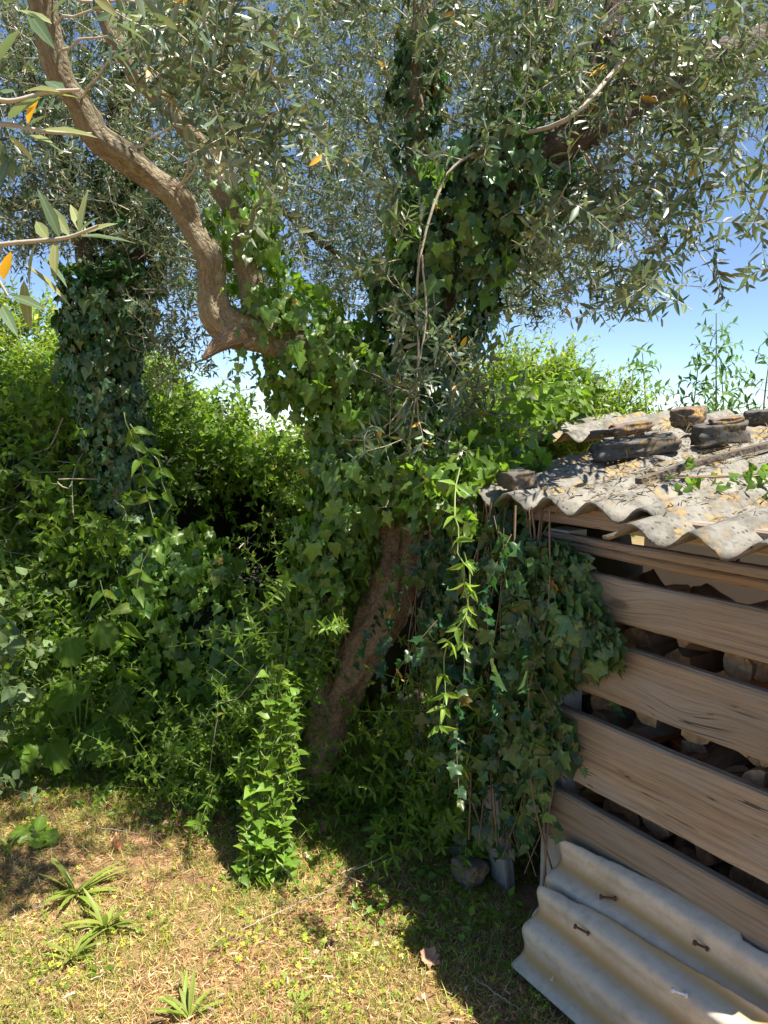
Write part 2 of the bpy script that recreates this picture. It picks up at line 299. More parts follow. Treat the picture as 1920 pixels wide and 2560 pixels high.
# ------------------------------------------------------------------ leaf templates (x across, y along 0..1, z up)
def prof(ts, ws, bend=.12, fold=.18):
    V = [(0, 0, 0)]; U = [(.5, 0)]
    for tt, ww in zip(ts, ws):
        z = -bend * tt * tt
        V += [(-ww / 2, tt, z + fold * ww), (0, tt, z), (ww / 2, tt, z + fold * ww)]; U += [(.5 - ww / 2, tt), (.5, tt), (.5 + ww / 2, tt)]
    V.append((0, 1, -bend)); U.append((.5, 1)); e = len(V) - 1; F = [(0, 2, 1), (0, 3, 2)]
    for k in range(len(ts) - 1):
        a = 1 + 3 * k; b = a + 3
        F += [(a, a + 1, b + 1), (a, b + 1, b), (a + 1, a + 2, b + 2), (a + 1, b + 2, b + 1)]
    a = 1 + 3 * (len(ts) - 1); F += [(a, a + 1, e), (a + 1, a + 2, e)]
    return np.array(V, float), np.array(F), np.array(U)
T_LANCE = prof([.14, .42, .76], [.55, 1.0, .62], .12, .04); T_LANCE_F = (np.array([(0, 0, 0), (-.5, .45, .012), (.5, .45, .012), (0, 1, -.06)]), np.array([(0, 3, 1), (0, 2, 3)]), np.array([(.5, 0), (0, .5), (1, .5), (.5, 1)]))
T_OVATE = prof([.12, .38, .72], [.62, 1.0, .55], .22, .09); T_OVATE_F = prof([.35], [1.0], .15, .08)
T_BLADE = (np.array([(-.5, 0, 0), (.5, 0, 0), (0, .55, .08), (0, 1, -.1)]), np.array([(0, 1, 2), (1, 3, 2)]), np.array([(0, 0), (1, 0), (.5, .5), (.5, 1)]))
T_BLADE = (np.array([(-.5, 0, 0), (.5, 0, 0), (.4, .55, .02), (-.4, .55, .02), (0, 1, -.12)]), np.array([(0, 1, 2), (0, 2, 3), (3, 2, 4)]), np.array([(0, 0), (1, 0), (1, .5), (0, .5), (.5, 1)]))
def ivy_t(lobes=5, wav=.07):
    half = [(.10, -.06), (.30, -.12), (.50, .08), (.36, .26), (.53, .52), (.26, .56), (.14, .78)] if lobes == 5 else [(.14, -.08), (.44, .02), (.40, .3), (.20, .58), (.10, .8)]
    pts = [(0, 0)] + half + [(0, 1.0)] + [(-x, y) for x, y in half[::-1]]
    V = [(0, .28, .05)] + [(x, y, wav * math.sin(9 * x + 5 * y) - .16 * y * y + .12 * abs(x)) for x, y in pts]
    n = len(pts); F = [(0, 1 + i, 1 + (i + 1) % n) for i in range(n)]
    V = np.array(V, float); return V, np.array(F)[:, ::-1], np.stack([V[:, 0] + .5, V[:, 1]], 1)
def ivy_v(k):
    V, F, U = ivy_t(5, .05 + .02 * k); V = V.copy(); r_ = random.Random(k); V[1:, 0] *= 1 + .16 * np.array([r_.uniform(-1, 1) for _ in range(len(V) - 1)]); V[1:, 1] += .06 * np.array([r_.uniform(-1, 1) for _ in range(len(V) - 1)])
    if k % 3 == 1: V[:, 2] += .5 * V[:, 0] ** 2 - .1 * V[:, 1]
    if k % 3 == 2: V[:, 2] -= .35 * V[:, 0] ** 2; V[:, 0] *= .85
    return V, F, U
T_IVY3 = ivy_t(3); T_IVY = [ivy_v(0), ivy_v(1), ivy_v(2), ivy_v(3), T_IVY3, ivy_v(5)]
T_HEART = prof([-.06, .1, .3, .52, .78], [.55, .95, 1.0, .72, .3], .28, .10)
def clover():
    V = []; F = []
    for k in range(3):
        a = k * 2.094; c, s = math.cos(a), math.sin(a); b = len(V)
        for x, y, z in [(0, 0, 0), (-.26, .3, .06), (-.2, .5, .05), (.2, .5, .05), (.26, .3, .06)]: V.append((x * c - y * s, x * s + y * c, z))
        F += [(b, b + 2, b + 1), (b, b + 3, b + 2), (b, b + 4, b + 3)]
    V = np.array(V); return V, np.array(F), V[:, :2] + .5
T_CLOVER = clover()
T_BIG = None
BATCHES = []
class Batch:
    def __init__(s, parent, mat_, T, TF=None, far=3.4, maxp=300, pname='leaf', sname='foliage', width=None, tvar=(.35, .0)):
        s.parent, s.mat, s.T, s.TF, s.far, s.maxp, s.pname, s.sname = parent, mat_, T, TF, far, maxp, pname, sname
        s.pos, s.d, s.n, s.L, s.W, s.t = [], [], [], [], [], []; s.tvar = tvar; BATCHES.append(s)
    def add(s, pos, d, n, L, W, old=None, br=None):
        k = len(pos)
        if k == 0: return
        s.pos.append(pos); s.d.append(d); s.n.append(n); s.L.append(np.broadcast_to(L, (k,)).astype(float)); s.W.append(np.broadcast_to(W, (k,)).astype(float))
        if br is None: br = np.clip(1 + rng.normal(0, s.tvar[0], k), .35, 2.0)
        if old is None: old = np.where(rng.random(k) < s.tvar[1], rng.uniform(.5, 1, k), rng.random(k) ** 3 * .15)
        s.t.append(np.stack([np.broadcast_to(br, (k,)), np.broadcast_to(old, (k,)), rng.random(k)], 1))
    def prep(s):
        if not s.pos: s.count = 0; return
        s.pos = np.vstack(s.pos); s.d = norm(np.vstack(s.d)); s.n = np.vstack(s.n); s.L = np.concatenate(s.L); s.W = np.concatenate(s.W); s.t = np.vstack(s.t); s.count = len(s.L)
        x = norm(np.cross(s.d, s.n)); s.n = np.cross(x, s.d)
        s.M = np.stack([x * s.W[:, None], s.d * s.L[:, None], s.n * s.L[:, None]], 2)     # columns
        c = s.pos + s.d * s.L[:, None] * .5; s.u, s.v, s.z = uv_of(c)
        s.inf = (s.u > 0) & (s.u < 1920) & (s.v > 0) & (s.v < 2560) & (s.z > .2)
        s.size = np.sqrt(s.L * s.W) * FP / np.maximum(s.z, .2)
CELL = 16
def finish_batches():
    zb = np.full((2560 // CELL + 1, 1920 // CELL + 1), 1e9); live = []
    for b in BATCHES:
        b.prep()
        if b.count: live.append(b)
    for b in live:
        i = b.inf & (b.size > 8); np.minimum.at(zb, ((b.v[i] / CELL).astype(int), (b.u[i] / CELL).astype(int)), b.z[i])
    for b in live:
        vis = np.zeros(b.count, bool); i = b.inf; vis[i] = b.z[i] < zb[(b.v[i] / CELL).astype(int), (b.u[i] / CELL).astype(int)] + .05
        root = b.parent; off = np.zeros(3)
        while root is not None: off += np.array(root.location); root = root.parent
        sc = np.where(vis & (b.size > 9), b.size, 0) ; order = np.argsort(-sc)[:b.maxp]; order = order[sc[order] > 0]
        keep = np.ones(b.count, bool)
        if b.maxp:
            keep[order] = False; vs = []; TL = b.T if isinstance(b.T, list) else [b.T]
            if len(order):
                ref = order[rng.integers(0, len(order), 7)]
                for kk_, r in enumerate(ref):
                    Tv, Tf, Tu = TL[kk_ % len(TL)]; vs.append(make_mesh(b.pname, Tv, Tf, [b.mat], uv=Tu, tint=np.repeat(b.t[r][None], len(Tv), 0)))
                refL = b.t[ref]
                for q in order:
                    k = int(np.argmin(np.abs(refL[:, :2] - b.t[q][:2]).sum(1) + rng.random(7) * .05))
                    o = bpy.data.objects.new(b.pname, vs[k]); COL.objects.link(o); o.parent = b.parent
                    m = Matrix.Identity(4)
                    for a in range(3):
                        for c in range(3): m[a][c] = b.M[q, a, c]
                        m[a][3] = b.pos[q, a] - off[a]
                    o.matrix_basis = m
        V = []; F = []; U = []; Tn = []; base = 0
        isf = (b.z > b.far) if b.TF is not None else np.zeros(b.count, bool)
        TL = b.T if isinstance(b.T, list) else [b.T]; vi = rng.integers(0, len(TL), b.count)
        for T, sel in [(t_, keep & ~isf & (vi == k_)) for k_, t_ in enumerate(TL)] + [(b.TF, keep & isf)]:
            k = int(sel.sum())
            if T is None or k == 0: continue
            Tv, Tf, Tu = T; vv = np.einsum('nij,vj->nvi', b.M[sel], Tv) + (b.pos[sel] - off)[:, None, :]
            V.append(vv.reshape(-1, 3)); F.append((Tf[None] + (np.arange(k) * len(Tv))[:, None, None] + base).reshape(-1, 3)); base += k * len(Tv)
            U.append(np.tile(Tu, (k, 1))); Tn.append(np.repeat(b.t[sel], len(Tv), 0))
        if V:
            me = make_mesh(b.sname, np.vstack(V), np.vstack(F), [b.mat], uv=np.vstack(U), tint=np.vstack(Tn))
            o = link(b.sname, me, b.parent); o['kind'] = 'stuff'
            if b.parent is None and hasattr(b, 'top'): tag(o, *b.top)
def rdir(k, z=0.0, s=1.0):
    a = rng.normal(0, 1, (k, 3)) * s; a[:, 2] += z; return norm(a)
def grow(b, p0, d0, L, step, leafL, leafW, nper=2, droop=1.2, wob=.25, open_=.75, rad=.0025, tw=None, up=.6, bare=.1, brk=None, grav=0.0, taper=True, lvar=.25):
    """many shoots at once: stems that bend and leaves at every node; returns stem polylines"""
    Nn = len(p0); K = int(np.max(L) / step) + 1; p = p0.copy(); d = norm(d0); pts = [p.copy()]; side = rng.uniform(0, 6.28, Nn)
    pb = np.clip(rng.normal(1, .16, Nn), .5, 1.6) if brk is None else brk
    for k in range(1, K + 1):
        alive = (k * step) <= L
        d = norm(d + rng.normal(0, wob, (Nn, 3)) * math.sqrt(step) + np.array([0, 0, -droop * step])); p = np.where(alive[:, None], p + d * step, p); pts.append(p.copy())
        a = alive & ((k * step) > bare * L)
        if a.any():
            q, dd = p[a], d[a]; ref = np.where(np.abs(dd[:, 2:3]) > .92, np.array([1., 0, 0]), np.array([0, 0, 1.])); X = norm(np.cross(dd, ref)); Y = np.cross(dd, X)
            s0 = side[a] + k * (1.57 if nper == 2 else 2.4)
            fr = (k * step) / L[a]; sz = (1 - .45 * np.clip((fr - .6) / .4, 0, 1)) if taper else np.ones(len(q))
            for j in range(nper):
                an = s0 + j * 6.283 / nper; o = X * np.cos(an)[:, None] + Y * np.sin(an)[:, None]
                ld = norm(dd * (1 - open_) + o * open_ + rng.normal(0, .18, q.shape) + np.array([0, 0, -grav])); ln = norm(dd * .5 - o * .2 + np.array([0, 0, up]) + rng.normal(0, .35, q.shape))
                l = leafL * sz * rng.uniform(1 - lvar, 1 + lvar, len(q))
                b.add(q, ld, ln, l, l * leafW / leafL * rng.uniform(.8, 1.2, len(q)), br=pb[a] * np.clip(rng.normal(1, .2, len(q)), .4, 1.7))
    pts = np.stack(pts, 1)
    if tw is not None:
        sub = pts[:, ::3] if pts.shape[1] > 7 else pts
        if pts.shape[1] > 7 and (pts.shape[1] - 1) % 3: sub = np.concatenate([sub, pts[:, -1:]], 1)
        sub = sub + rng.normal(0, 1e-4, sub.shape)
        r = np.linspace(rad, rad * .4, sub.shape[1])[None].repeat(Nn, 0); tw.append(tubes(sub, r, 3))
    return pts
def flush(tw, name, m, parent, smooth=True):
    if not tw: return
    V = []; F = []; b = 0
    for v, f in tw: V.append(v); F.append(f + b); b += len(v)
    o = part(name, np.vstack(V), np.vstack(F), m, parent, smooth=smooth); o['kind'] = 'stuff'; return o
# ================================================================== ground
def ground():
    xs = np.concatenate([[-900, -300, -100, -30, -12], np.linspace(-6, 6, 90), [12, 30, 100, 300, 900]]); ys = np.concatenate([[-200, -20, -4], np.linspace(-1, 9, 80), [12, 20, 45, 110, 300, 1200]])
    V = []
    for y in ys:
        for x in xs:
            z = .018 * noise.noise(Vector((x * 1.3, y * 1.3, 0))) + .012 * noise.noise(Vector((x * 5, y * 5, 2))) if abs(x) < 8 and -2 < y < 10 else 0
            if y > 10: z -= min((y - 10) * .12, 14)
            V.append((x, y, z - .005))
    nx = len(xs); F = [(j * nx + i, j * nx + i + 1, (j + 1) * nx + i + 1, (j + 1) * nx + i) for j in range(len(ys) - 1) for i in range(nx - 1)]
    o = link('ground', make_mesh('ground', V, F, [M['ground']], smooth=True)); o['kind'] = 'structure'
ground()
# ================================================================== wood shed
shed = thing('wood_shed', wall(.4, 0, -.4), 'low wood shed with gapped weathered planks under a mossy corrugated roof', 'shed')
def board(s0, s1, z0, z1, off, th, m, name='plank', segs=44, tilt=0.0, z0b=None, z1b=None):
    """plank in the wall plane, rounded long edges, slightly wavy edges"""
    z0b = z0 if z0b is None else z0b; z1b = z1 if z1b is None else z1b; sd = random.random() * 50
    V = []; UV = []; e = .006
    for i in range(segs + 1):
        f = i / segs; s = s0 + (s1 - s0) * f; a = z0 + (z0b - z0) * f; b = z1 + (z1b - z1) * f
        a += .004 * noise.noise(Vector((s * 3, sd, 0))) + .0012 * noise.noise(Vector((s * 30, sd, 0))); b += .004 * noise.noise(Vector((s * 3, sd + 9, 0))) + .0012 * noise.noise(Vector((s * 30, sd, 4)))
        prof_ = [(a + e, off + th), (b - e, off + th), (b, off + th - e), (b, off), (a, off), (a, off + th - e)]
        pv = [a, b, b + e, b + th, a - th, a - e]
        for (z, o_), q in zip(prof_, pv): V.append(wall(s, z, o_ + .002 * noise.noise(Vector((s * 4, z * 8, sd))))); UV.append((s, q))
    k = 6; F = [(i * k + j, (i + 1) * k + j, (i + 1) * k + (j + 1) % k, i * k + (j + 1) % k) for i in range(segs) for j in range(k)]
    F += [tuple(range(k)), tuple(segs * k + j for j in range(k))[::-1]]
    return part(name, V, F, m, shed, uv=UV)
SR = 1.09
def zl(a, b):
    p, q = WP(*a), WP(*b); return lambda t: p[1] + (q[1] - p[1]) * (t - p[0]) / (q[0] - p[0])
board(.10, SR, 1.085, 1.213, .0, .026, M['wood'])
board(.03, SR, .842, 1.016, .0, .026, M['wood'])
board(.08, SR, .546, .768, .0, .028, M['wood'])
board(-.02, SR, .315, .490, .0, .028, M['wood'])
board(.15, SR, .06, .24, .0, .026, M['wood'])
r1t, r1m, r1b = zl((1460, 1343), (1920, 1421)), zl((1480, 1367), (1920, 1452)), zl((1500, 1393), (1920, 1482)); bb = zl((1460, 1315), (1920, 1385))
board(.02, SR, r1m(.02) + .002, r1t(.02), -.03, .035, M['wood2'], 'rail', z0b=r1m(SR) + .002, z1b=r1t(SR))
board(-.02, SR, r1b(-.02), r1m(-.02) - .002, -.032, .03, M['wood2'], 'rail', z0b=r1b(SR), z1b=r1m(SR) - .002)
board(-.04, SR, bb(-.04), bb(-.04) + .06, -.02, .05, M['wood2'], 'rail', z0b=bb(SR), z1b=bb(SR) + .06)
for sn, zt_ in [(q, z) for q in (.06, .90) for z in ((1.11, 1.19), (.875, .985), (.58, .735), (.345, .46))]:
    for zz in zt_:
        c = wall(sn + random.uniform(-.012, .012), zz, .029); V1, F1 = tubes(np.array([c, c + WN * .0005, c + WN * .002, c + WN * .0025])[None], np.array([[.004, .004, .004, .0005]]), 8); part('nail', V1, F1, M['rust'], shed)
def box(cx, hx, name, m, parent, axes=None, uvs=False):
    """oriented box: centre, half sizes, axes rows"""
    A = np.eye(3) if axes is None else np.asarray(axes); c = np.asarray(cx)
    V = [c + A[0] * hx[0] * a + A[1] * hx[1] * b + A[2] * hx[2] * d for a in (-1, 1) for b in (-1, 1) for d in (-1, 1)]
    F = [(0, 1, 3, 2), (4, 6, 7, 5), (0, 4, 5, 1), (2, 3, 7, 6), (0, 2, 6, 4), (1, 5, 7, 3)]
    UV = [(v[2], (v[0] + v[1]) * .8) for v in V]
    return part(name, V, F, m, parent, uv=UV)
AX = np.array([WW, WN, [0, 0, 1.]])
for s, mm in ((.06, 'mortar'), (.90, 'wood'), (1.05, 'wood')):
    box(wall(s, .66, -.06), (.045, .04, .66), 'post', M[mm], shed, AX)
for s in (.1, .7, 1.04): box(wall(s, .68, -1.5), (.045, .045, .72), 'post', M['wood'], shed, AX)
# torn panel hanging at the back
def panel():
    V = []; F = []; n = 46
    for k in range(n + 1):
        s = -.1 + 1.17 * k / n; zb = 1.02 + .03 * math.sin(k * 2.1) + random.uniform(-.03, .03)
        for z in (zb, 1.43): V.append(wall(s, z, -.62 + .01 * math.sin(s * 9)))
    for k in range(n): F.append((2 * k, 2 * k + 2, 2 * k + 3, 2 * k + 1))
    return V, F
V_, F_ = panel(); pm = flat('torn_panel', (.60, .50, .36), .8, 8, .25)
_t = pm.node_tree; _o = [q for q in _t.nodes if q.type == 'OUTPUT_MATERIAL'][0]; _b = [q for q in _t.nodes if q.type == 'BSDF_PRINCIPLED'][0]; _tr = N(_t, 'ShaderNodeBsdfTranslucent'); _tr.inputs[0].default_value = (.6, .5, .36, 1); _m = N(_t, 'ShaderNodeMixShader', i_0=.45); _t.links.new(_b.outputs[0], _m.inputs[1]); _t.links.new(_tr.outputs[0], _m.inputs[2]); _t.links.new(_m.outputs[0], _o.inputs[0])
part('back_panel', V_, F_, pm, shed)
for s in (.3, .52, .78, 1.03, 1.15):
    box(wall(s, 1.30, -.612), (.004 if s != 1.03 else .03, .006, .13), 'panel_batten', M['old'] if s != 1.03 else M['wood'], shed, AX)
box(wall(.48, 1.285, -.606), (.58, .004, .003), 'panel_batten', M['old'], shed, AX)
# back wall and far side so no light leaks
box(wall(.52, .56, -1.6), (.58, .02, .62), 'back_wall', M['wood'], shed, AX)
# corrugated roof sheets
PITCHC = .177; ROOFD = np.array([*(-WN[:2] * math.cos(math.radians(8.5))), math.sin(math.radians(8.5))]); RN = np.cross(WW, ROOFD); RN = RN if RN[2] > 0 else -RN
EAVE = wall(0, 1.388, .13)
def roof_pt(s, r, h=0.0): return EAVE + WW * s + ROOFD * r + RN * h
def sheet(s0, nw, r0, r1, h, name='roof_sheet', ph=0.0, amp=.025, broken=0, m='roof', th=.007, rise=0.0):
    nx = int(nw * 10); ny = 26; V = []; UV = []; sd = random.random() * 40
    for lay in (0, 1):
        for j in range(ny + 1):
            for i in range(nx + 1):
                s = s0 + nw * PITCHC * i / nx; w = (s - s0) / PITCHC + ph
                lo = r0 + (.02 * noise.noise(Vector((s * 6, sd, 0))) + .008 * noise.noise(Vector((s * 40, sd, 1)))) * (1 + broken)
                r = lo + (r1 - lo) * j / ny
                z = h + amp * math.cos(2 * math.pi * w) + .006 * noise.noise(Vector((s * 2, r * 2, sd))) - lay * th + rise * (r - r0)
                V.append(roof_pt(s, r, z)); UV.append((r, w))
    nn = (nx + 1) * (ny + 1); F = []
    for j in range(ny):
        for i in range(nx):
            a = j * (nx + 1) + i; F.append((a, a + 1, a + nx + 2, a + nx + 1)); F.append((a + nn, a + nn + nx + 1, a + nn + nx + 2, a + nn + 1))
    for j in range(ny):
        for a in (j * (nx + 1), j * (nx + 1) + nx): F.append((a, a + nx + 1, a + nx + 1 + nn, a + nn))
    for i in range(nx): F.append((i, i + nn, i + 1 + nn, i + 1)); a = ny * (nx + 1) + i; F.append((a, a + 1, a + 1 + nn, a + nn))
    return part(name, V, F, M[m], shed, uv=UV, smooth=True)
sheet(-.52, 6, 0.03, 1.30, .020, ph=.30)
sheet(.43, 4.6, -.06, 1.26, .002, ph=.42, broken=.6)
sheet(-1.48, 11, 1.18, 1.95, .031, ph=.876)
sheet(.46, 4.3, 1.15, 1.95, .024, ph=.59)
# a loose timber lath lying on the roof
lath = thing('timber_lath', roof_pt(.5, .9, .06), 'long thin grey lath lying along the roof sheets', 'lath')
def lathgeo(a, b, w, h):
    a = np.asarray(a); b = np.asarray(b); d = norm(b - a); x = norm(np.cross(d, RN)); V = []
    for k in range(13):
        c = a + (b - a) * k / 12 + RN * .004 * math.sin(k)
        for i, j in ((-1, 0), (1, 0), (1, 1), (-1, 1)): V.append(c + x * i * w + RN * j * h)
    F = [(k * 4 + i, k * 4 + (i + 1) % 4, k * 4 + 4 + (i + 1) % 4, k * 4 + 4 + i) for k in range(12) for i in range(4)] + [(3, 2, 1, 0), (48, 49, 50, 51)]
    return V, F, [(v[0] + v[1], v[2]) for v in V]
V_, F_, U_ = lathgeo(roof_pt(.27, .28, .045), roof_pt(.40, 1.9, .10), .014, .018); part('strip', V_, F_, M['old'], lath, uv=U_)
# ------------------------------------------------------------------ stones and bricks on the roof
def rock(name, c, half, axes, m, label, cat='stone', group=None, seed=0, blocky=.75, sub=10, rough=.12):
    V = []; F = []; idx = {}
    def add(p):
        k = tuple(np.round(p, 5))
        if k not in idx:
            q = np.array(p, float); sph = q / np.linalg.norm(q) * 1.18; q = q * blocky + sph * (1 - blocky)
            nn = noise.noise(Vector(q * 1.7) + Vector((seed * 7, 0, 0))) * rough * 1.6 + noise.noise(Vector(q * 5) + Vector((seed, 3, 0))) * rough * .6
            q = q * (1 + nn); idx[k] = len(V); V.append(sum(np.asarray(axes[a]) * q[a] * half[a] for a in range(3)))
        return idx[k]
    for ax in range(3):
        for sg in (-1, 1):
            for i in range(sub):
                for j in range(sub):
                    qd = []
                    for di, dj in ((0, 0), (1, 0), (1, 1), (0, 1)):
                        p = [0, 0, 0]; p[ax] = sg; p[(ax + 1) % 3] = -1 + 2 * (i + di) / sub; p[(ax + 2) % 3] = -1 + 2 * (j + dj) / sub; qd.append(add(p))
                    F.append(tuple(qd if sg > 0 else qd[::-1]))
    o = link(name, make_mesh(name, V, F, [m], smooth=True), None, [float(x) for x in c]); tag(o, label, cat, group); return o
def on_roof(u, v, hs=.0):
    """point of the roof plane seen at pixel (u, v)"""
    r = ray(u, v); t = np.dot(EAVE + RN * (.05 + hs) - CAM, RN) / np.dot(r, RN); return CAM + r * t
RA = [WW, ROOFD, RN]
def rockat(name, s, r, half, m, label, rot=0, h=.05, **kw):
    c, s_ = math.cos(rot), math.sin(rot); ax = [WW * c + ROOFD * s_, ROOFD * c - WW * s_, RN]
    return rock(name, roof_pt(s, r, h + half[2]), half, ax, M[m], label, **kw)
G1 = 'stones and blocks weighting the roof'
def stone_px(u, v, r, **k):
    """roof coordinates (s) for a pixel at run-up r"""
    base = EAVE + ROOFD * r; q = ray(u, v); nrm = np.cross(WW, np.array([0, 0, 1.])); t = np.dot(base - CAM, nrm) / np.dot(q, nrm); return float(np.dot(CAM + q * t - EAVE, WW))
STONES = [
 ('roof_stone', 1590, 1.50, (.19, .085, .040), 'stoned', 'long flat dark slab lying nearest the vines on the roof', .90, 1, .9),
 ('roof_stone', 1722, 1.88, (.085, .07, .055), 'stone', 'round reddish stone with orange lichen on its top', .2, 2, .45),
 ('roof_stone', 1802, 1.50, (.115, .06, .048), 'stoned', 'dark grey concrete block carrying a small flat lichened stone', 1.0, 3, .93),
 ('roof_stone', 1580, 1.95, (.115, .05, .03), 'stone', 'low brown stone beyond the long dark slab', 1.0, 4, .6),
 ('roof_stone', 1905, 1.75, (.075, .05, .04), 'stoned', 'dark stone at the right edge of the photo on the roof', .4, 5, .6),
 ('roof_stone', 1300, .62, (.11, .07, .045), 'stoned', 'dark block half hidden by the vines near the roof corner', -.3, 6, .9),
 ('roof_stone', 1512, 1.98, (.075, .05, .02), 'stone', 'small pinkish stone among the leaves behind the roof slab', .6, 7, .7)]
VT = [1112, 1042, 1078, 1072, 1045, 1185, 1082]
def solve_r(u, v, hh):
    best = (1e9, 0, 0)
    for r in np.linspace(.1, 2.3, 111):
        q = stone_px(u, 1100, r); uu, vv, _ = uv_of(roof_pt(q, r, hh)); best = min(best, (abs(vv - v), r, q))
    return best[1], best[2]
for (nm, u, r, hf, m, lb, rt, sd, bl), v_ in zip(STONES, VT):
    r, q = solve_r(u, v_, .042 + hf[2])
    if sd == 3: RB = (r, q)
    hf = tuple(h * (.6 if sd == 6 else .78) for h in hf)
    rockat(nm, q, r, hf, m, lb, rt, .042 if r < 1.15 else .052, group=G1, seed=sd, blocky=bl)
rockat('roof_stone', RB[1] + .02, RB[0] + .02, (.06, .03, .012), 'stone', 'small flat orange stone resting on top of the dark block', 1.0, (.042 if RB[0] < 1.15 else .052) + .072, group=G1, seed=8, blocky=.7)
# ------------------------------------------------------------------ firewood
def firewood():
    protos = []
    for k in range(9):
        R = .040 + .012 * random.random(); L = .19; typ = k % 3; n = 14; ring = []
        for i in range(n):
            a = 2 * math.pi * i / n; r = R * (1 + .3 * noise.noise(Vector((math.cos(a) * 2, math.sin(a) * 2, k * 3))))
            x, y = r * math.cos(a), r * math.sin(a)
            if typ == 1 and y < -.01: y = -.01 + .004 * math.sin(i)
            if typ == 2 and y < .45 * x - .012: y = .45 * x - .012
            ring.append((x, y))
        V = []; F = []; mi = []
        zs = [-L, -L * .4, L * .3, L]
        for z in zs:
            for x, y in ring: V.append((x * (1 + .05 * math.sin(z * 30)), y, z + random.uniform(-.004, .004)))
        for j in range(3):
            for i in range(n):
                F.append((j * n + i, j * n + (i + 1) % n, (j + 1) * n + (i + 1) % n, (j + 1) * n + i)); yy = (ring[i][1] + ring[(i + 1) % n][1]) / 2; mi.append(0 if typ == 0 or abs(yy + .01) > .01 and typ == 1 or typ == 2 and i < n // 2 else 1)
        V.append((0, 0, L + .002)); V.append((0, 0, -L)); a, b = len(V) - 2, len(V) - 1
        for i in range(n): F.append((3 * n + i, 3 * n + (i + 1) % n, a)); mi.append(1); F.append(((i + 1) % n, i, b)); mi.append(1)
        me_ = make_mesh('firewood_log', V, F, [M['logbark'], M['cut']], midx=mi); me_['typ'] = typ; protos.append(me_)
    row = 0; z = .07
    while z < 1.10:
        s = .10 + (row % 2) * .04
        while s < 1.04:
            o = bpy.data.objects.new('firewood_log', random.choice(protos)); COL.objects.link(o)
            if (row > 10 and random.random() < .25): s += .1
            o.location = [float(c) for c in wall(s + random.uniform(-.01, .01), z + random.uniform(-.015, .015), -.235 - random.uniform(0, .09))]
            d = Vector(WN) + Vector((random.gauss(0, .16), random.gauss(0, .16), random.gauss(0, .12)))
            if random.random() < .22: d = d + Vector(WW) * random.choice((-1, 1)) * 1.1
            o.rotation_mode = 'QUATERNION'; q = d.to_track_quat('Z', 'Y'); q.rotate(Matrix.Rotation(random.uniform(0, 6.28), 3, d.normalized())) ; o.rotation_quaternion = q
            sc = random.uniform(.85, 1.25); o.scale = (sc, sc, random.uniform(.8, 1.05))
            kind_ = ('round barked', 'half split', 'quarter split')[o.data.get('typ', 0)] if o.data else ''; gap = 'topmost' if z > .95 else 'second highest' if z > .68 else 'second lowest' if z > .4 else 'lowest'; side_ = 'near the ivy' if s < .45 else 'midway along' if s < .78 else 'towards the right edge'
            tag(o, f'{kind_} firewood log behind the {gap} gap of the planks, {side_}', 'log', 'firewood logs stacked in the shed'); s += .084
        z += .073; row += 1
firewood()
# ================================================================== sheets leaning on the wall
LA = wall(0, .357, .05); LB_s, LB = .259, G(1340, 2430, .02)
LQ = norm((wall(0, 0, .223) + np.array([0, 0, .02])) - wall(0, .357, .05)); LN = np.cross(LQ, WW); LN = LN if np.dot(LN, WN) > 0 else -LN
def lean(u, v, off=0.0):
    r = ray(u, v); a = LA + LN * off; q = CAM + r * (np.dot(a - CAM, LN) / np.dot(r, LN)) - a; return float(q @ WW), float(q @ LQ)
def leansheet(name, top, bot, off, ph, label, sleft, send):
    tp = sorted(top); bt = sorted(bot); n = 110; m = 60; V = []; UV = []
    th = .0065; s0 = sleft; sd = off * 100
    for lay in (0, 1):
        for i in range(n + 1):
            s = s0 + (send - s0) * i / n; a = np.interp(s, [p[0] for p in tp], [p[1] for p in tp]); b = np.interp(s, [p[0] for p in bt], [p[1] for p in bt])
            a += .004 * noise.noise(Vector((s * 17, sd, 0))) + .003 * noise.noise(Vector((s * 45, sd, 0)))
            for j in range(m + 1):
                q = a + (b - a) * j / m; w = q / .120 + ph; ss = s + .004 * noise.noise(Vector((q * 9, sd, 7))) * (i == 0)
                z = off + (.018 * math.cos(2 * math.pi * w)) + .0008 * noise.noise(Vector((s * 5, q * 5, sd))) - lay * th
                V.append(LA + WW * ss + LQ * q + LN * z); UV.append((s, w))
    nn = (n + 1) * (m + 1); F = []
    for i in range(n):
        for j in range(m):
            a = i * (m + 1) + j; F.append((a, a + m + 1, a + m + 2, a + 1)); F.append((a + nn, a + nn + 1, a + nn + m + 2, a + nn + m + 1))
    for i in range(n):
        for a in (i * (m + 1), i * (m + 1) + m): F.append((a, a + nn, a + nn + m + 1, a + m + 1))
    for j in range(m):
        for a in (j, n * (m + 1) + j): F.append((a, a + 1, a + 1 + nn, a + nn))
    t = thing(name, [float(c) for c in (LA + WW * s0 + LQ * .2)], label, 'roof sheet', 'spare corrugated sheets leaning on the shed')
    part('corrugated_sheet', V, F, M['sheet'], t, uv=UV, smooth=True); return t
o1, o2 = .0, .04
top1 = [lean(*p, o1) for p in ((1410, 2097), (1836, 2297), (1843, 2325), (1858, 2352), (1894, 2373), (1925, 2384), (2400, 2610))]
q0 = top1[0][1]; bot1 = [(-1, .24), (3, .30)]
top2 = [lean(*p, o2) for p in ((1356, 2212), (1521, 2295), (1617, 2358), (1734, 2427), (1842, 2488), (1920, 2536), (2300, 2770))]
bot2 = [(-1, .395), (3, .395)]
ph1 = -(top1[0][1]) / .12 - .04; ph2 = -(top2[0][1]) / .12 - .12
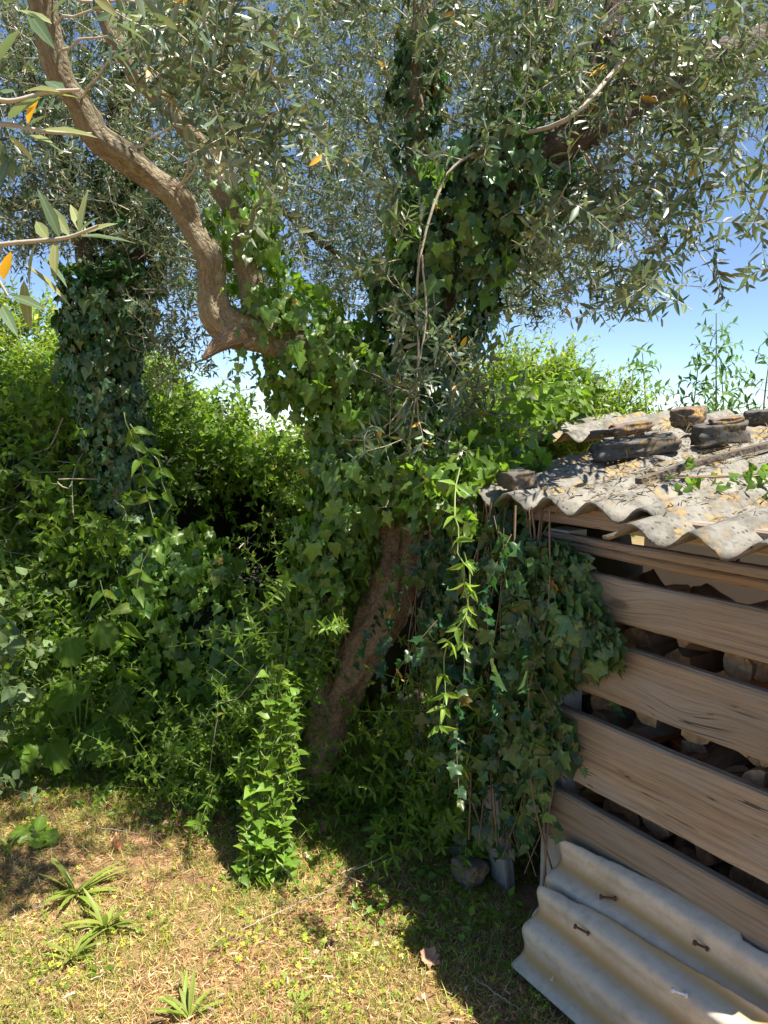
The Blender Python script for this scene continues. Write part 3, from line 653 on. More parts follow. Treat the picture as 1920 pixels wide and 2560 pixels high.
LS1 = leansheet('leaning_sheet', top1, bot1, o1, ph1, 'upper stained corrugated sheet leaning right against the planks', lean(1405, 2110, o1)[0], 1.7)
LS2 = leansheet('leaning_sheet', top2, bot2, o2, ph2, 'lower front corrugated sheet with broken upper edge, near the grass', lean(1325, 2300, o2)[0], 1.75)
def bolt(parent, u, v, u2, v2, off, m, ph, name='bolt'):
    s, q = lean(u, v, off)
    for _ in range(4): hz = off + .018 * math.cos(2 * math.pi * (q / .12 + ph)); s, q = lean(u, v, hz)
    off = hz + .004
    base = LA + WW * s + LQ * q + LN * off
    r2 = ray(u2, v2); # the free end stands off towards the viewer
    tip = base + norm(LN * 1.0 + np.array([0, 0, .1])) * .012
    c2 = lean(u2, v2, off + .022); tip = LA + WW * c2[0] + LQ * c2[1] + LN * (off + .022)
    pts = np.array([base, base * .5 + tip * .5, tip])[None]; V1, F1 = tubes(pts, np.full((1, 3), .0036), 10)
    d = norm(tip - base)
    heads = []
    for c, rr, hh in ((base, .0068, .003), (tip, .0068, .004)):
        pp = np.array([c - d * hh, c - d * hh * .99, c + d * hh * .99, c + d * hh])[None]; V2, F2 = tubes(pp, np.array([[.0001, rr, rr, .0001]]), 6); heads.append((V2, F2))
    allm = [(V1, F1)] + heads; V = []; F = []; b = 0
    for v_, f_ in allm: V.append(v_); F.append(f_ + b); b += len(v_)
    part(name, np.vstack(V), np.vstack(F), m, parent)
bolt(LS1, 1540, 2247, 1502, 2242, o1, M['rust'], ph1); bolt(LS1, 1770, 2372, 1737, 2357, o1, M['rust'], ph1)
bolt(LS2, 1473, 2334, 1438, 2316, o2, M['rust'], ph2); bolt(LS2, 1718, 2488, 1682, 2475, o2, M['white'], ph2)
# ================================================================== olive trees
tree = thing('olive_tree', (-.28, 3.3, 0), 'leaning ivy clad olive tree in the middle, its limbs forking left and right', 'tree')
MAIN = dict(
 trunk=px([(750, 2080, 3.30, .15), (775, 1970, 3.30, .092), (812, 1850, 3.27, .080), (850, 1730, 3.25, .090), (905, 1620, 3.22, .100), (965, 1510, 3.2, .112), (990, 1400, 3.2, .108), (985, 1280, 3.22, .10), (960, 1150, 3.25, .092), (955, 1040, 3.27, .095), (985, 950, 3.28, .09)]),
 left=px([(950, 1090, 3.27, .07), (905, 1000, 3.22, .066), (850, 925, 3.15, .060), (790, 880, 3.1, .058), (730, 852, 3.05, .060), (655, 835, 3.0, .068), (592, 820, 2.95, .074), (545, 785, 2.9, .055), (528, 715, 2.87, .044), (518, 640, 2.82, .042), (478, 560, 2.78, .041), (440, 492, 2.72, .042), (372, 440, 2.68, .041), (312, 392, 2.62, .045), (238, 340, 2.56, .043), (196, 258, 2.5, .039), (148, 180, 2.45, .040), (118, 70, 2.4, .037), (98, -60, 2.35, .036), (90, -300, 2.3, .03)]),
 left2=px([(670, 850, 3.0, .06), (640, 770, 2.98, .05), (625, 690, 2.95, .046), (612, 600, 2.92, .045), (590, 530, 2.9, .044), (555, 460, 2.88, .045), (525, 400, 2.86, .036), (450, 300, 2.8, .03), (350, 190, 2.75, .032), (270, 60, 2.7, .03), (240, -120, 2.65, .025)]),
 right=px([(960, 1010, 3.27, .085), (1020, 920, 3.28, .08), (1070, 800, 3.26, .076), (1115, 680, 3.22, .074), (1160, 570, 3.16, .072), (1225, 465, 3.08, .07), (1330, 400, 3.0, .072), (1440, 335, 2.92, .068), (1560, 255, 3.0, .066), (1700, 180, 3.1, .066), (1850, 130, 3.15, .06), (2100, 40, 3.2, .05)]),
 mid=px([(1105, 700, 3.22, .05), (1085, 560, 3.24, .05), (1050, 430, 3.26, .046), (1040, 300, 3.28, .042), (1045, 160, 3.3, .042), (1055, 40, 3.3, .04), (1060, -200, 3.3, .035)]),
 upr=px([(1430, 345, 2.93, .05), (1480, 240, 2.95, .044), (1510, 120, 2.98, .04), (1545, 0, 3.0, .038), (1600, -220, 3.05, .045)]),
 upm=px([(1330, 400, 3.0, .04), (1335, 300, 3.02, .03), (1345, 200, 3.05, .024), (1370, 60, 3.1, .02), (1390, -100, 3.1, .015)]),
 stub=px([(600, 832, 2.93, .055), (565, 850, 2.90, .038), (538, 868, 2.88, .026), (508, 898, 2.86, .008)]))
V_, F_, U_ = limb(MAIN['trunk'], 40, 130, .25, 1.0); part('trunk', V_, F_, M['bark'], tree, uv=U_, smooth=True)
for k, mm in (('left', 'limb'), ('left2', 'limb'), ('right', 'old'), ('mid', 'limb'), ('upr', 'old'), ('upm', 'limb'), ('stub', 'bark')):
    V_, F_, U_ = limb(MAIN[k], 20, 120 if len(MAIN[k]) > 8 else 50, .24 if k in ('left', 'right') else .15, len(k) * 3.3); part('limb', V_, F_, M[mm], tree, uv=U_, smooth=True)
# small knots / burrs on the limb
tree2 = thing('olive_tree', P(440, 1700, 4.3) * np.array([1, 1, 0]), 'dark olive tree at the left whose trunk is a thick column of ivy', 'tree')
T2 = dict(
 trunk=px([(440, 1900, 4.3, .12), (420, 1600, 4.3, .12), (370, 1350, 4.3, .11), (320, 1200, 4.3, .11), (290, 1050, 4.3, .11), (272, 900, 4.3, .13), (280, 760, 4.3, .15), (300, 700, 4.3, .10)]),
 a=px([(310, 730, 4.3, .08), (335, 620, 4.3, .07), (325, 520, 4.3, .065), (290, 400, 4.35, .06), (300, 280, 4.4, .06), (340, 120, 4.4, .05), (330, -100, 4.4, .04)]),
 b=px([(325, 560, 4.3, .05), (260, 520, 4.35, .045), (150, 505, 4.4, .04), (0, 510, 4.4, .035), (-200, 480, 4.4, .03)]),
 c=px([(240, 740, 4.3, .07), (200, 560, 4.3, .05), (150, 380, 4.35, .04), (60, 160, 4.4, .03), (20, 0, 4.4, .03)]))
for k in T2:
    V_, F_, U_ = limb(T2[k], 14, 50, .15, 5 + len(k)); part('trunk' if k == 'trunk' else 'limb', V_, F_, M['old'], tree2, uv=U_, smooth=True)
tree3 = thing('olive_tree', (.9, 7.0, 0), 'olive tree farther back whose grey crown fills the gaps in the middle', 'tree')
T3 = [[(.9, 6.0, 0, .14), (.85, 6.0, .8, .12), (.8, 6.1, 1.6, .11), (.6, 6.1, 2.4, .08), (.2, 6.1, 3.3, .05), (-.2, 6.0, 4.4, .03)], [(.7, 6.1, 2.2, .07), (1.0, 6.0, 2.9, .06), (1.4, 5.8, 3.4, .05), (2.1, 5.6, 4.0, .03)], [(.7, 6.1, 2.1, .06), (.0, 5.9, 2.8, .04), (-.9, 5.8, 3.5, .03)]]
T3 = [[(x, y + 1.0, z, r) for x, y, z, r in p] for p in T3]
for k, pth in enumerate(T3):
    V_, F_, U_ = limb(pth, 12, 36, .14, 9 + k); part('trunk' if k == 0 else 'limb', V_, F_, M['old'], tree3, uv=U_, smooth=True)
near = thing('olive_branch', P(-150, 640, 1.0), 'close olive sprigs reaching in from the left edge', 'branch')
# ------------------------------------------------------------------ olive foliage
BU = [-400, 0, 150, 250, 400, 470, 520, 600, 650, 780, 850, 1000, 1200, 1300, 1400, 1450, 1560, 1680, 1760, 1850, 1920, 2300]
BV = [700, 720, 690, 690, 700, 820, 800, 790, 830, 850, 850, 860, 850, 840, 850, 820, 860, 840, 800, 770, 740, 700]
def clip_low(p0, d0, L, margin=0, bu=BU, bv=BV):
    e = p0 + (norm(d0) * .5 + np.array([0, 0, -.5])) * L[:, None]; u, v, z = uv_of(e); u2, v2, _ = uv_of(p0)
    lim = np.interp(u, bu, bv) + margin; keep = (v < lim) & (v2 < lim)
    return keep
def olive_region(b, tw, pts, n, spread, L=(.22, .42), leaf=.052, droop=1.3, up=.1, clip=True, margin=0, wl=.27, limbclear=False):
    """pts: list of (u,v,Y) centres; n shoots shared among them"""
    C = np.array([P(*q[:3]) for q in pts]); wgt = np.array([q[3] if len(q) > 3 else 1. for q in pts]); i = rng.choice(len(C), n, p=wgt / wgt.sum())
    p0 = C[i] + rng.normal(0, 1, (n, 3)) * np.asarray(spread); d0 = rdir(n, up); LL = rng.uniform(L[0], L[1], n)
    if clip: k = clip_low(p0, d0, LL, margin); p0, d0, LL = p0[k], d0[k], LL[k]
    if limbclear:
        e = p0 + (d0 * .4 + np.array([0, 0, -.5])) * LL[:, None]; ok = np.ones(len(p0), bool)
        for q in (p0, e): u, v, z = uv_of(q); ok &= (u > np.interp(v, [0, 170, 270, 400, 500, 640], [100, 150, 190, 310, 440, 515]) + 95)
        p0, d0, LL = p0[ok], d0[ok], LL[ok]
    u, v, z = uv_of(p0); k = (z > .55); p0, d0, LL = p0[k], d0[k], LL[k]
    grow(b, p0, d0, LL, .024, leaf, leaf * wl, 2, droop, .9, .62, .0018, tw, .5, .12)
def branchlets(tw, pairs, r=.008):
    for a, b in pairs:
        a = np.asarray(a); b = np.asarray(b); mdl = (a + b) / 2 + np.array([0, 0, .08]) + rng.normal(0, .04, 3); c = spline([a, mdl, b], 14); c[1:-1] += rng.normal(0, .006, (12, 3)); tw.append(tubes(c[None], np.linspace(r, r * .4, 14)[None], 5))
def skeleton(D): return np.vstack([np.array(spline(D[k], 30))[:, :3] for k in D])
SK = skeleton({k: v for k, v in MAIN.items() if k not in ('trunk', 'stub')})
def conn(tw, pts, SKn, r=.0045):
    for q in pts:
        c = P(*q[:3]); j = np.argmin(np.linalg.norm(SKn + np.array([0, 0, -.1]) - c, axis=1)); branchlets(tw, [(SKn[j], c)], r)
bO = Batch(tree, M['olive'], T_LANCE, T_LANCE_F, 3.3, 300, tvar=(.28, .012)); tw = []
# foliage of the main tree, right side (close) and upper middle
R1 = [(1250, 80, 2.6), (1380, 150, 2.5), (1480, 60, 2.4), (1600, 120, 2.3), (1750, 60, 2.2), (1850, 150, 2.1), (1880, 300, 2.1), (1700, 300, 2.3), (1560, 320, 2.4), (1450, 430, 2.5), (1600, 440, 2.3), (1740, 470, 2.2, .6), (1500, 560, 2.4), (1620, 600, 2.3), (1700, 690, 2.2, .7), (1800, 730, 2.1, .4), (1560, 720, 2.4), (1420, 640, 2.6), (1300, 250, 2.8), (1350, 560, 2.8), (1900, 20, 2.0), (1650, 760, 2.3, .5), (1850, 420, 2.0, .5)]
R1 = [(q[0], q[1], max(q[2] * 1.18, 2.62)) + tuple(q[3:]) for q in R1]
olive_region(bO, tw, R1, 285, (.17, .16, .15), (.18, .36), .062); conn(tw, R1, SK)
U1 = [(1150, 60, 3.2), (1180, 220, 3.2), (950, 60, 3.8), (850, 60, 3.8), (1250, 150, 3.4), (960, 300, 3.9), (880, 250, 3.9), (860, 420, 3.9), (920, 560, 3.9), (900, 700, 3.9), (1280, 600, 3.7), (1320, 700, 3.7), (1250, 750, 3.7), (1380, 760, 3.6), (1250, 480, 3.8)]
olive_region(bO, tw, U1, 400, (.2, .25, .18), (.2, .4), .048); conn(tw, U1, SK)
# left side, lit sprays in front of the left limb
L1 = [(430, 20, 1.9), (520, 60, 1.9), (600, 20, 2.0), (540, 180, 2.0), (610, 230, 2.0), (470, 200, 2.1), (560, 330, 2.1), (620, 380, 2.2), (650, 130, 2.1), (560, 480, 2.3, .4), (270, -20, 2.0, .4)]
olive_region(bO, tw, L1, 120, (.08, .12, .09), (.14, .28), .054, 1.6, limbclear=True); conn(tw, L1, SK)
# central drooping sprays in front of the ivy
for pth, r in (([(1560, 150, 2.6), (1420, 300, 2.5), (1280, 340, 2.92), (1200, 375, 2.90), (1130, 430, 2.88), (1085, 530, 2.86), (1055, 650, 2.85), (1045, 770, 2.85), (1050, 900, 2.85), (1035, 1050, 2.85), (1015, 1160, 2.85)], .008), ([(1055, 640, 2.85), (1065, 800, 2.82), (1045, 960, 2.82), (1055, 1100, 2.82), (1070, 1250, 2.82), (1085, 1420, 2.82)], .004), ([(1050, 960, 2.84), (1000, 1060, 2.82), (930, 1095, 2.82), (858, 1095, 2.82)], .0035), ([(1045, 950, 2.84), (990, 1040, 2.80), (930, 1080, 2.79), (885, 1083, 2.78)], .0035)):
    c = spline([P(*q) for q in pth], 40); c += np.cumsum(rng.normal(0, .0012, c.shape), 0); tw.append(tubes(c[None], np.linspace(r, r * .35, 40)[None], 6))
CS = [(1020, 620, 2.87), (1000, 720, 2.82), (1080, 800, 2.82), (1100, 900, 2.82, 1.5), (1150, 940, 2.82, 1.5), (1060, 1000, 2.80, 1.6), (1140, 1050, 2.82, 1.5), (1200, 980, 2.87), (1020, 1120, 2.80), (1080, 1140, 2.80), (1000, 480, 2.92, .6), (960, 850, 2.92, .5)]
olive_region(bO, tw, CS, 70, (.075, .07, .075), (.14, .3), .06, 1.2, clip=False)
p0 = np.array([P(1060, 1200, 2.82), P(1072, 1280, 2.82), P(1080, 1360, 2.82), P(1085, 1420, 2.82), P(1075, 1330, 2.82), P(945, 1270, 2.82)]); grow(bO, p0, rdir(6, -.4), np.full(6, .10), .026, .058, .014, 2, 1, .5, .6, .0015, tw, .5, 0)
flush(tw, 'twigs', M['twig'], tree)['kind'] = 'stuff'
# olives
bF = Batch(tree, M['bright'], prof([.25, .75], [.9, .9], 0, -.5), None, 9, 60, pname='olive_fruit', sname='olive_fruits')
q = np.array([P(*random.choice(R1)[:3]) for _ in range(260)]) + rng.normal(0, .09, (260, 3)); _u, _v, _ = uv_of(q); q = q[_v < np.interp(_u, BU, BV) - 130]; bF.add(q, rdir(len(q), -3), rdir(len(q)), .016, .010, old=0, br=.55)
# background crowns
b2 = Batch(tree2, M['olive'], T_LANCE, T_LANCE_F, 2.9, 300, tvar=(.28, .006)); tw = []
B2 = [(60, 120, 4.2), (150, 60, 4.2), (240, 120, 4.2), (60, 280, 4.2), (160, 330, 4.3), (50, 430, 4.2), (120, 520, 4.2), (230, 450, 4.3), (330, 330, 4.3), (400, 420, 4.3), (420, 560, 4.2), (460, 640, 4.1), (420, 740, 4.0), (470, 700, 4.0), (50, 600, 4.2), (180, 620, 4.3), (380, 200, 4.3), (330, 60, 4.3), (500, 500, 4.4), (-60, 300, 4.2), (-80, 550, 4.2), (10, 40, 4.2)]
olive_region(b2, tw, B2, 1350, (.24, .25, .2), (.2, .42), .048); conn(tw, B2, skeleton(T2))
D2 = [(440, 760, 3.9), (470, 820, 3.9), (560, 880, 3.9, .25), (410, 850, 3.9), (440, 900, 3.9, .6)]
olive_region(b2, tw, D2, 90, (.08, .08, .10), (.15, .3), .048, 2.0, clip=False)
flush(tw, 'twigs', M['twig'], tree2)['kind'] = 'stuff'
b3 = Batch(tree3, M['olive'], T_LANCE, T_LANCE_F, 2.9, 300, tvar=(.28, .004)); tw = []
B3 = [(u, v, 6.6 + .3 * math.sin(u)) for u in range(420, 1500, 105) for v in range(-60, 860, 105)]
olive_region(b3, tw, B3, 2250, (.28, .4, .25), (.28, .5), .062)
B3b = [(u, v, 6.4) for u in range(1500, 2100, 120) for v in range(-40, 420, 120)]
olive_region(b3, tw, B3b, 520, (.28, .35, .25), (.28, .5), .062, margin=-160)
flush(tw, 'twigs', M['twig'], tree3)['kind'] = 'stuff'
# unseen crown of the main tree, added above the picture to cast shade
CR1 = [(x, y, z) for x in (-.9, -.5, -.1, .3, .7) for y in (2.85, 3.2, 3.6) for z in (3.55, 3.9)] + [(1.2, 3.4, 3.7), (1.5, 4.0, 4.0)] + [(x, y, 3.7) for x, y in ((-.15, 2.35), (.15, 2.35), (.45, 2.1), (.45, 2.3), (.7, 2.1), (.7, 2.3))]
C_ = np.array(CR1); i_ = rng.integers(0, len(C_), 640); p0 = C_[i_] + rng.normal(0, .16, (640, 3)); bU = Batch(tree, M['olive'], T_LANCE_F, None, 9, 0, sname='added_shade_crown'); tw = []
grow(bU, p0, rdir(640, .2), rng.uniform(.2, .38, 640), .026, .052, .013, 2, 1.0, .9, .62, .0018, tw, .5, .12); flush(tw, 'twigs', M['twig'], tree)['kind'] = 'stuff'
# near sprigs at the left edge
bN = Batch(near, M['olive'], T_LANCE, None, 9, 300, tvar=(.22, .02)); tw = []
for pth, r in (([(-150, 640, 1.0), (0, 612, .98), (120, 600, .97), (175, 592, .96), (245, 565, .95)], .0035), ([(0, 612, .98), (-10, 680, .98), (20, 740, .98)], .003), ([(-120, 160, .8), (0, 250, .8), (120, 230, .8), (200, 225, .8)], .003), ([(-120, 330, .85), (0, 310, .85), (120, 330, .85), (230, 335, .85)], .003)):
    c = spline([P(*q) for q in pth], 24); tw.append(tubes(c[None], np.linspace(r, r * .5, 24)[None], 6))
def leafpx(b, u, v, Y, u2, v2, Y2, w, **k):
    a, e = P(u, v, Y), P(u2, v2, Y2); l = np.linalg.norm(e - a); nn = np.array([0, -.5, .8]) + rng.normal(0, .3, 3); b.add(a[None], (e - a)[None], nn[None], l, w, **k)
for q in [(180, 595, 245, 530), (175, 592, 120, 505), (200, 588, 290, 548), (150, 596, 100, 470), (120, 600, 85, 545), (140, 600, 130, 700), (180, 592, 340, 590), (200, 590, 210, 465), (205, 585, 175, 500), (60, 606, 30, 680), (90, 606, 60, 720), (100, 640, 175, 705), (60, 660, 190, 760), (30, 740, 110, 765), (10, 700, 20, 620), (60, 700, 70, 830), (0, 760, 40, 830), (-10, 690, -60, 760),
          (60, 230, 140, 210), (110, 235, 200, 235), (20, 300, 100, 225), (30, 330, 170, 370), (100, 325, 240, 325), (60, 320, 120, 280), (0, 260, -80, 290), (-40, 200, 30, 180), (0, 380, 60, 440), (-60, 330, -10, 420), (0, 150, 40, 60), (70, 30, 130, 110), (130, 60, 40, 10), (100, 235, 60, 300), (20, 340, 90, 400), (-20, 240, 60, 215), (60, 340, 130, 345), (-60, 150, 20, 130), (160, 230, 110, 190), (0, 350, 30, 460), (25, 395, -20, 480)]:
    Y = .97 if q[1] > 450 else .82; leafpx(bN, q[0], q[1], Y, q[2], q[3], Y + random.uniform(-.04, .04), random.uniform(.0125, .017), br=random.uniform(1.1, 1.8))
for q in [(285, 55, 385, 105), (280, 110, 270, 170), (300, 140, 350, 210), (460, 40, 540, 120), (600, 20, 680, 30), (610, 120, 685, 145), (340, -30, 360, 50), (640, 20, 700, -10), (520, 0, 505, 50), (230, -10, 300, 40), (700, 130, 640, 90), (610, 345, 665, 350), (200, -20, 120, 20)]:
    leafpx(bN, q[0], q[1], 1.1, q[2], q[3], 1.12, .013, br=random.uniform(.9, 1.5))
flush(tw, 'twig', M['twig'], near)
# ================================================================== ivy
def ivy_on(b, path, n, r0, off=(.02, .10), leaf=(.04, .065), seg=(0, 1), stemlist=None, nst=6, bias=0):
    c = spline(path, 200)[int(200 * seg[0]):int(200 * seg[1])]; i = rng.integers(0, len(c) - 1, n); D = norm(np.gradient(c[:, :3], axis=0))
    p, rad, dd = c[i, :3], c[i, 3] * 1.05, D[i]; rv = rng.normal(0, 1, (n, 3)); rv -= dd * np.sum(rv * dd, 1)[:, None]; rv = norm(rv + np.array([bias, -.2 * bias, .3 * bias])); rv = norm(rv - dd * np.sum(rv * dd, 1)[:, None])
    o = rng.uniform(off[0], off[1], n) + np.abs(np.sin(i * .11)) * (off[1] - off[0]) * .5; pos = p + rv * (rad + r0 + o)[:, None] + dd * rng.normal(0, .01, (n, 1))
    nrm = norm(rv * .9 + np.array([0, 0, .4]) + rng.normal(0, .42, (n, 3))); t = np.array([0, 0, -1.]) + np.cross(rv, dd) * rng.normal(0, .45, (n, 1)) + rv * .25; t = t + rng.normal(0, .25, (n, 3))
    L = (leaf[0] + leaf[1]) / 2 * np.clip(np.exp(rng.normal(-.05, .3, n)), .4, 1.6); b.add(pos, t, nrm, L, L * rng.uniform(.85, 1.1, n))
    if stemlist is not None:
        for k in range(nst):
            a = rng.uniform(0, 6.28); m = len(c); ang = a + np.linspace(0, rng.normal(0, 3), m); A = norm(np.cross(D, np.array([.3, .2, 1.]))); B = np.cross(D, A)
            q = c[:, :3] + (A * np.cos(ang)[:, None] + B * np.sin(ang)[:, None]) * (c[:, 3] * 1.1)[:, None]; stemlist.append(tubes(q[None, ::4], np.full((1, len(q[::4])), .0055), 5))
def hang(b, tw, p0, L, leaf=.05, nper=1, step=.035, droop=3.0, wob=.5, out=.5, rad=.002, wfac=.95, up=.3, **k):
    p0 = np.asarray(p0); n = len(p0); grow(b, p0, rdir(n, -1.2, .5), np.broadcast_to(L, (n,)).astype(float), step, leaf, leaf * wfac, nper, droop, wob, out, rad, tw, up, 0, grav=.5, **k)
ivy1 = thing('ivy', tuple(P(900, 1000, 3.3) * np.array([1, 1, 0])), 'glossy ivy wrapping the trunk and limbs of the middle olive tree', 'ivy')
bI = Batch(ivy1, M['ivy'], T_IVY, T_IVY3, 4.2, 300, tvar=(.22, .008)); tw = []
ivy_on(bI, MAIN['trunk'], 1100, .05, (.0, .13), seg=(.69, 1.0), stemlist=tw)
ivy_on(bI, MAIN['left'], 700, .02, (.0, .12), seg=(.0, .24), stemlist=tw, nst=3); ivy_on(bI, MAIN['left2'], 330, .01, (.0, .07), seg=(.02, .5), leaf=(.035, .055), bias=.9)
bI2 = Batch(ivy1, M['ivyd'], T_IVY, T_IVY3, 4.2, 300, tvar=(.3, .01)); ivy_on(bI2, MAIN['right'], 1700, .02, (.0, .115), seg=(.0, .60), stemlist=tw); ivy_on(bI, MAIN['right'], 330, .10, (.0, .10), seg=(.0, .45), bias=-.7)  # shade-coloured leaves inside, brighter leaves outside for the lit side
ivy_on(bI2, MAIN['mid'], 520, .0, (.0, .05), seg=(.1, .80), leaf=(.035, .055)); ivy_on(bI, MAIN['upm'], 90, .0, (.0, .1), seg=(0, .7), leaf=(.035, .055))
ivy_on(bI, MAIN['trunk'], 170, .0, (.0, .05), seg=(.03, .22), leaf=(.03, .05), bias=-.5); ivy_on(bI, MAIN['trunk'], 60, .0, (.0, .03), seg=(.45, .72), leaf=(.03, .05), bias=-2.2)
# left flank of the lower trunk and hanging curtain
MAINF = px([(905, 1050, 3.2, .12), (885, 1150, 3.15, .13), (875, 1250, 3.12, .12), (835, 1350, 3.1, .10), (800, 1450, 3.12, .09), (770, 1560, 3.15, .07), (735, 1680, 3.2, .05)])
ivy_on(bI, MAINF, 1350, .0, (-.06, .05)); q = spline(MAINF, 60)[:, :3]
hang(bI, tw, q[rng.integers(0, 60, 60)] + rng.normal(0, .08, (60, 3)), rng.uniform(.15, .4, 60), .042)
q = spline(MAIN['left'], 100)[5:30, :3]; hang(bI, tw, q[rng.integers(0, 25, 24)] + rng.normal(0, .05, (24, 3)), rng.uniform(.1, .3, 24), .045)
q = spline(px([(880, 1020, 3.3, 1), (870, 960, 3.25, 1), (775, 880, 3.2, 1)]), 20)[:, :3]; hang(bI, tw, q[rng.integers(0, 20, 30)], rng.uniform(.15, .5, 30), .05)
flush(tw, 'ivy_stems', M['ivystem'], ivy1)
ivy2 = thing('ivy', tuple(P(280, 1000, 4.3) * np.array([1, 1, 0])), 'dark ivy column smothering the left olive trunk', 'ivy')
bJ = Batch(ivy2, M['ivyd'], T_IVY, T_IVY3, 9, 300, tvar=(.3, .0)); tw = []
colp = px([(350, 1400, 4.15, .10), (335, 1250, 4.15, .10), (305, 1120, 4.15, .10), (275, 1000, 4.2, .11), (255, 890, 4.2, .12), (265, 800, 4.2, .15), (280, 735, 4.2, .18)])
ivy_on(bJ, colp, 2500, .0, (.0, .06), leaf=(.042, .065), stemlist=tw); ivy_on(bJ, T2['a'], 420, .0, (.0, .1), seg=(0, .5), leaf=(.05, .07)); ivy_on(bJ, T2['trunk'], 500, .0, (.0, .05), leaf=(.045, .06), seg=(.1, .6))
qq = P(285, 720, 4.2); n = 260; a = rng.uniform(0, 6.28, n); rr = .24 * np.sqrt(rng.random(n)); bJ.add(qq + np.stack([np.cos(a) * rr * 1.1, np.sin(a) * rr, rng.uniform(-.02, .1, n)], 1), rdir(n, -.1), rdir(n, 1.5), .06, .06)
hang(bJ, tw, spline(colp, 40)[rng.integers(0, 40, 50), :3] + rng.normal(0, .06, (50, 3)), rng.uniform(.15, .5, 50), .055)
flush(tw, 'ivy_stems', M['ivystem'], ivy2)
# ivy on the shed wall
ivy3 = thing('ivy', tuple(wall(-.1, 0, .1)), 'large leaved shaded ivy hanging over the left end of the plank wall', 'ivy')
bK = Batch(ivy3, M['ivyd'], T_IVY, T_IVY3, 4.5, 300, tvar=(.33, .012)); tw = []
edge = [WP(*q) for q in ((1200, 1180), (1440, 1330), (1500, 1400), (1530, 1490), (1575, 1560), (1590, 1630), (1410, 1700), (1440, 1790), (1475, 1850), (1430, 1900), (1400, 1960), (1390, 2040), (1290, 2120), (1290, 2330))]
ez = [e[1] for e in edge][::-1]; es = [e[0] for e in edge][::-1]
n = 4300; z = rng.uniform(.12, 1.44, n); smx = np.interp(z, ez, es); fr = rng.random(n) ** 1.15; s = smx - fr * (smx + np.interp(z, [.1, .45, .8, 1.2, 1.44], [.30, .36, .36, .50, .70])); 
keep = ~((z > 1.30) & (s > -.14)) & (rng.random(n) < np.where(z < .5, np.where(s < .08, .05, .35), np.where(z < .7, .6, 1))); s, z, fr = s[keep], z[keep], fr[keep]; n = len(s)
bul = .07 * np.sin(s * 7 + z * 5) + .03; off = np.where(s < .02, rng.uniform(-.14, .08, n) + bul, rng.uniform(.035, .10, n) + np.clip((smx[keep] - s) * .25, 0, .08))
pos = W0 + WW * s[:, None] + WN * off[:, None] + np.stack([0 * s, 0 * s, z], 1)
nrm = norm(WN * 1.0 + np.array([0, 0, .35]) + rng.normal(0, .45, (n, 3))); t = np.array([0, 0, -1.]) + WW * rng.normal(0, .4, (n, 1)) + WN * .12 + rng.normal(0, .12, (n, 3)); L = .06 * np.clip(np.exp(rng.normal(0, .3, n)), .4, 1.6)
bK.add(pos, t, nrm, L, L * rng.uniform(.9, 1.15, n))
k = 70; s_ = rng.uniform(-.55, .12, k); z_ = rng.uniform(.8, 1.45, k); hang(bK, tw, np.array([wall(a, b, rng.uniform(.0, .18)) for a, b in zip(s_, z_)]), rng.uniform(.3, .8, k), .055, out=.5)
for k in range(26):
    s_ = rng.uniform(-.6, .2); c = [wall(s_ + rng.normal(0, .05), zz, rng.uniform(.03, .14)) for zz in (1.4, 1.1, .8, .5, .2)]; c = spline(c, 18); tw.append(tubes(c[None], np.full((1, 18), rng.uniform(.0015, .004)), 4))
flush(tw, 'ivy_stems', M['ivystem'], ivy3)
# dark masses added behind the leaves, standing in for deep shade
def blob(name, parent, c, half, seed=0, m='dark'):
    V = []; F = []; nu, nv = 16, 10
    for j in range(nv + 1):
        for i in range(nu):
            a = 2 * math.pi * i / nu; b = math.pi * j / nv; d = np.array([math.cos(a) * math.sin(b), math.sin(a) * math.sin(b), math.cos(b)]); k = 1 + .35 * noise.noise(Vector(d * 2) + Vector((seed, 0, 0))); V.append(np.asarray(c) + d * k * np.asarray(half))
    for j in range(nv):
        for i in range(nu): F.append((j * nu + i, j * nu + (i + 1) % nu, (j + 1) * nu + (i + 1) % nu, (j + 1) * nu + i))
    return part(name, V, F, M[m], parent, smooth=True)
c_ = wall(-.42, .72, -.62); blob('dark_shade_core', ivy3, c_, (.30, .34, .62), 3); blob('dark_shade_core', ivy3, P(960, 1500, 4.0), (.34, .18, .50), 6)
# ivy and creepers over the roof corner
cr = thing('creeper', tuple(wall(-.3, 1.4, -.5)), 'sunlit creeper spilling over the left corner of the corrugated roof', 'creeper')
bC = Batch(cr, M['hedge'], T_HEART, T_OVATE_F, 5, 260, tvar=(.25, .02)); tw = []
n = 1150; r = rng.uniform(.0, 1.9, n); s = np.array([stone_px(1235 + 150 * q, 1100, q) for q in r]) - .04 - rng.exponential(.28, n) + rng.normal(0, .04, n); h = np.abs(rng.normal(.04, .07, n)) + .02 + np.clip(-s - .3, 0, 1) * .12
pos = EAVE + WW * s[:, None] + ROOFD * r[:, None] + RN * h[:, None]; bC.add(pos, rdir(n, -.3) + np.array([0, -.5, 0]), norm(rdir(n, 1.3) + np.array([0, -.5, 0])), rng.uniform(.04, .075, n), rng.uniform(.03, .055, n))
k = 60; rr_ = rng.uniform(0, 1.7, k); st = np.array([roof_pt(stone_px(1190 + 150 * q, 1100, q) - abs(rng.normal(.1, .25)), q, .06) for q in rr_]); grow(bC, st, rdir(k, .6), rng.uniform(.1, .26, k), .04, .055, .042, 1, 2.0, .8, .6, .002, tw, .7, 0)
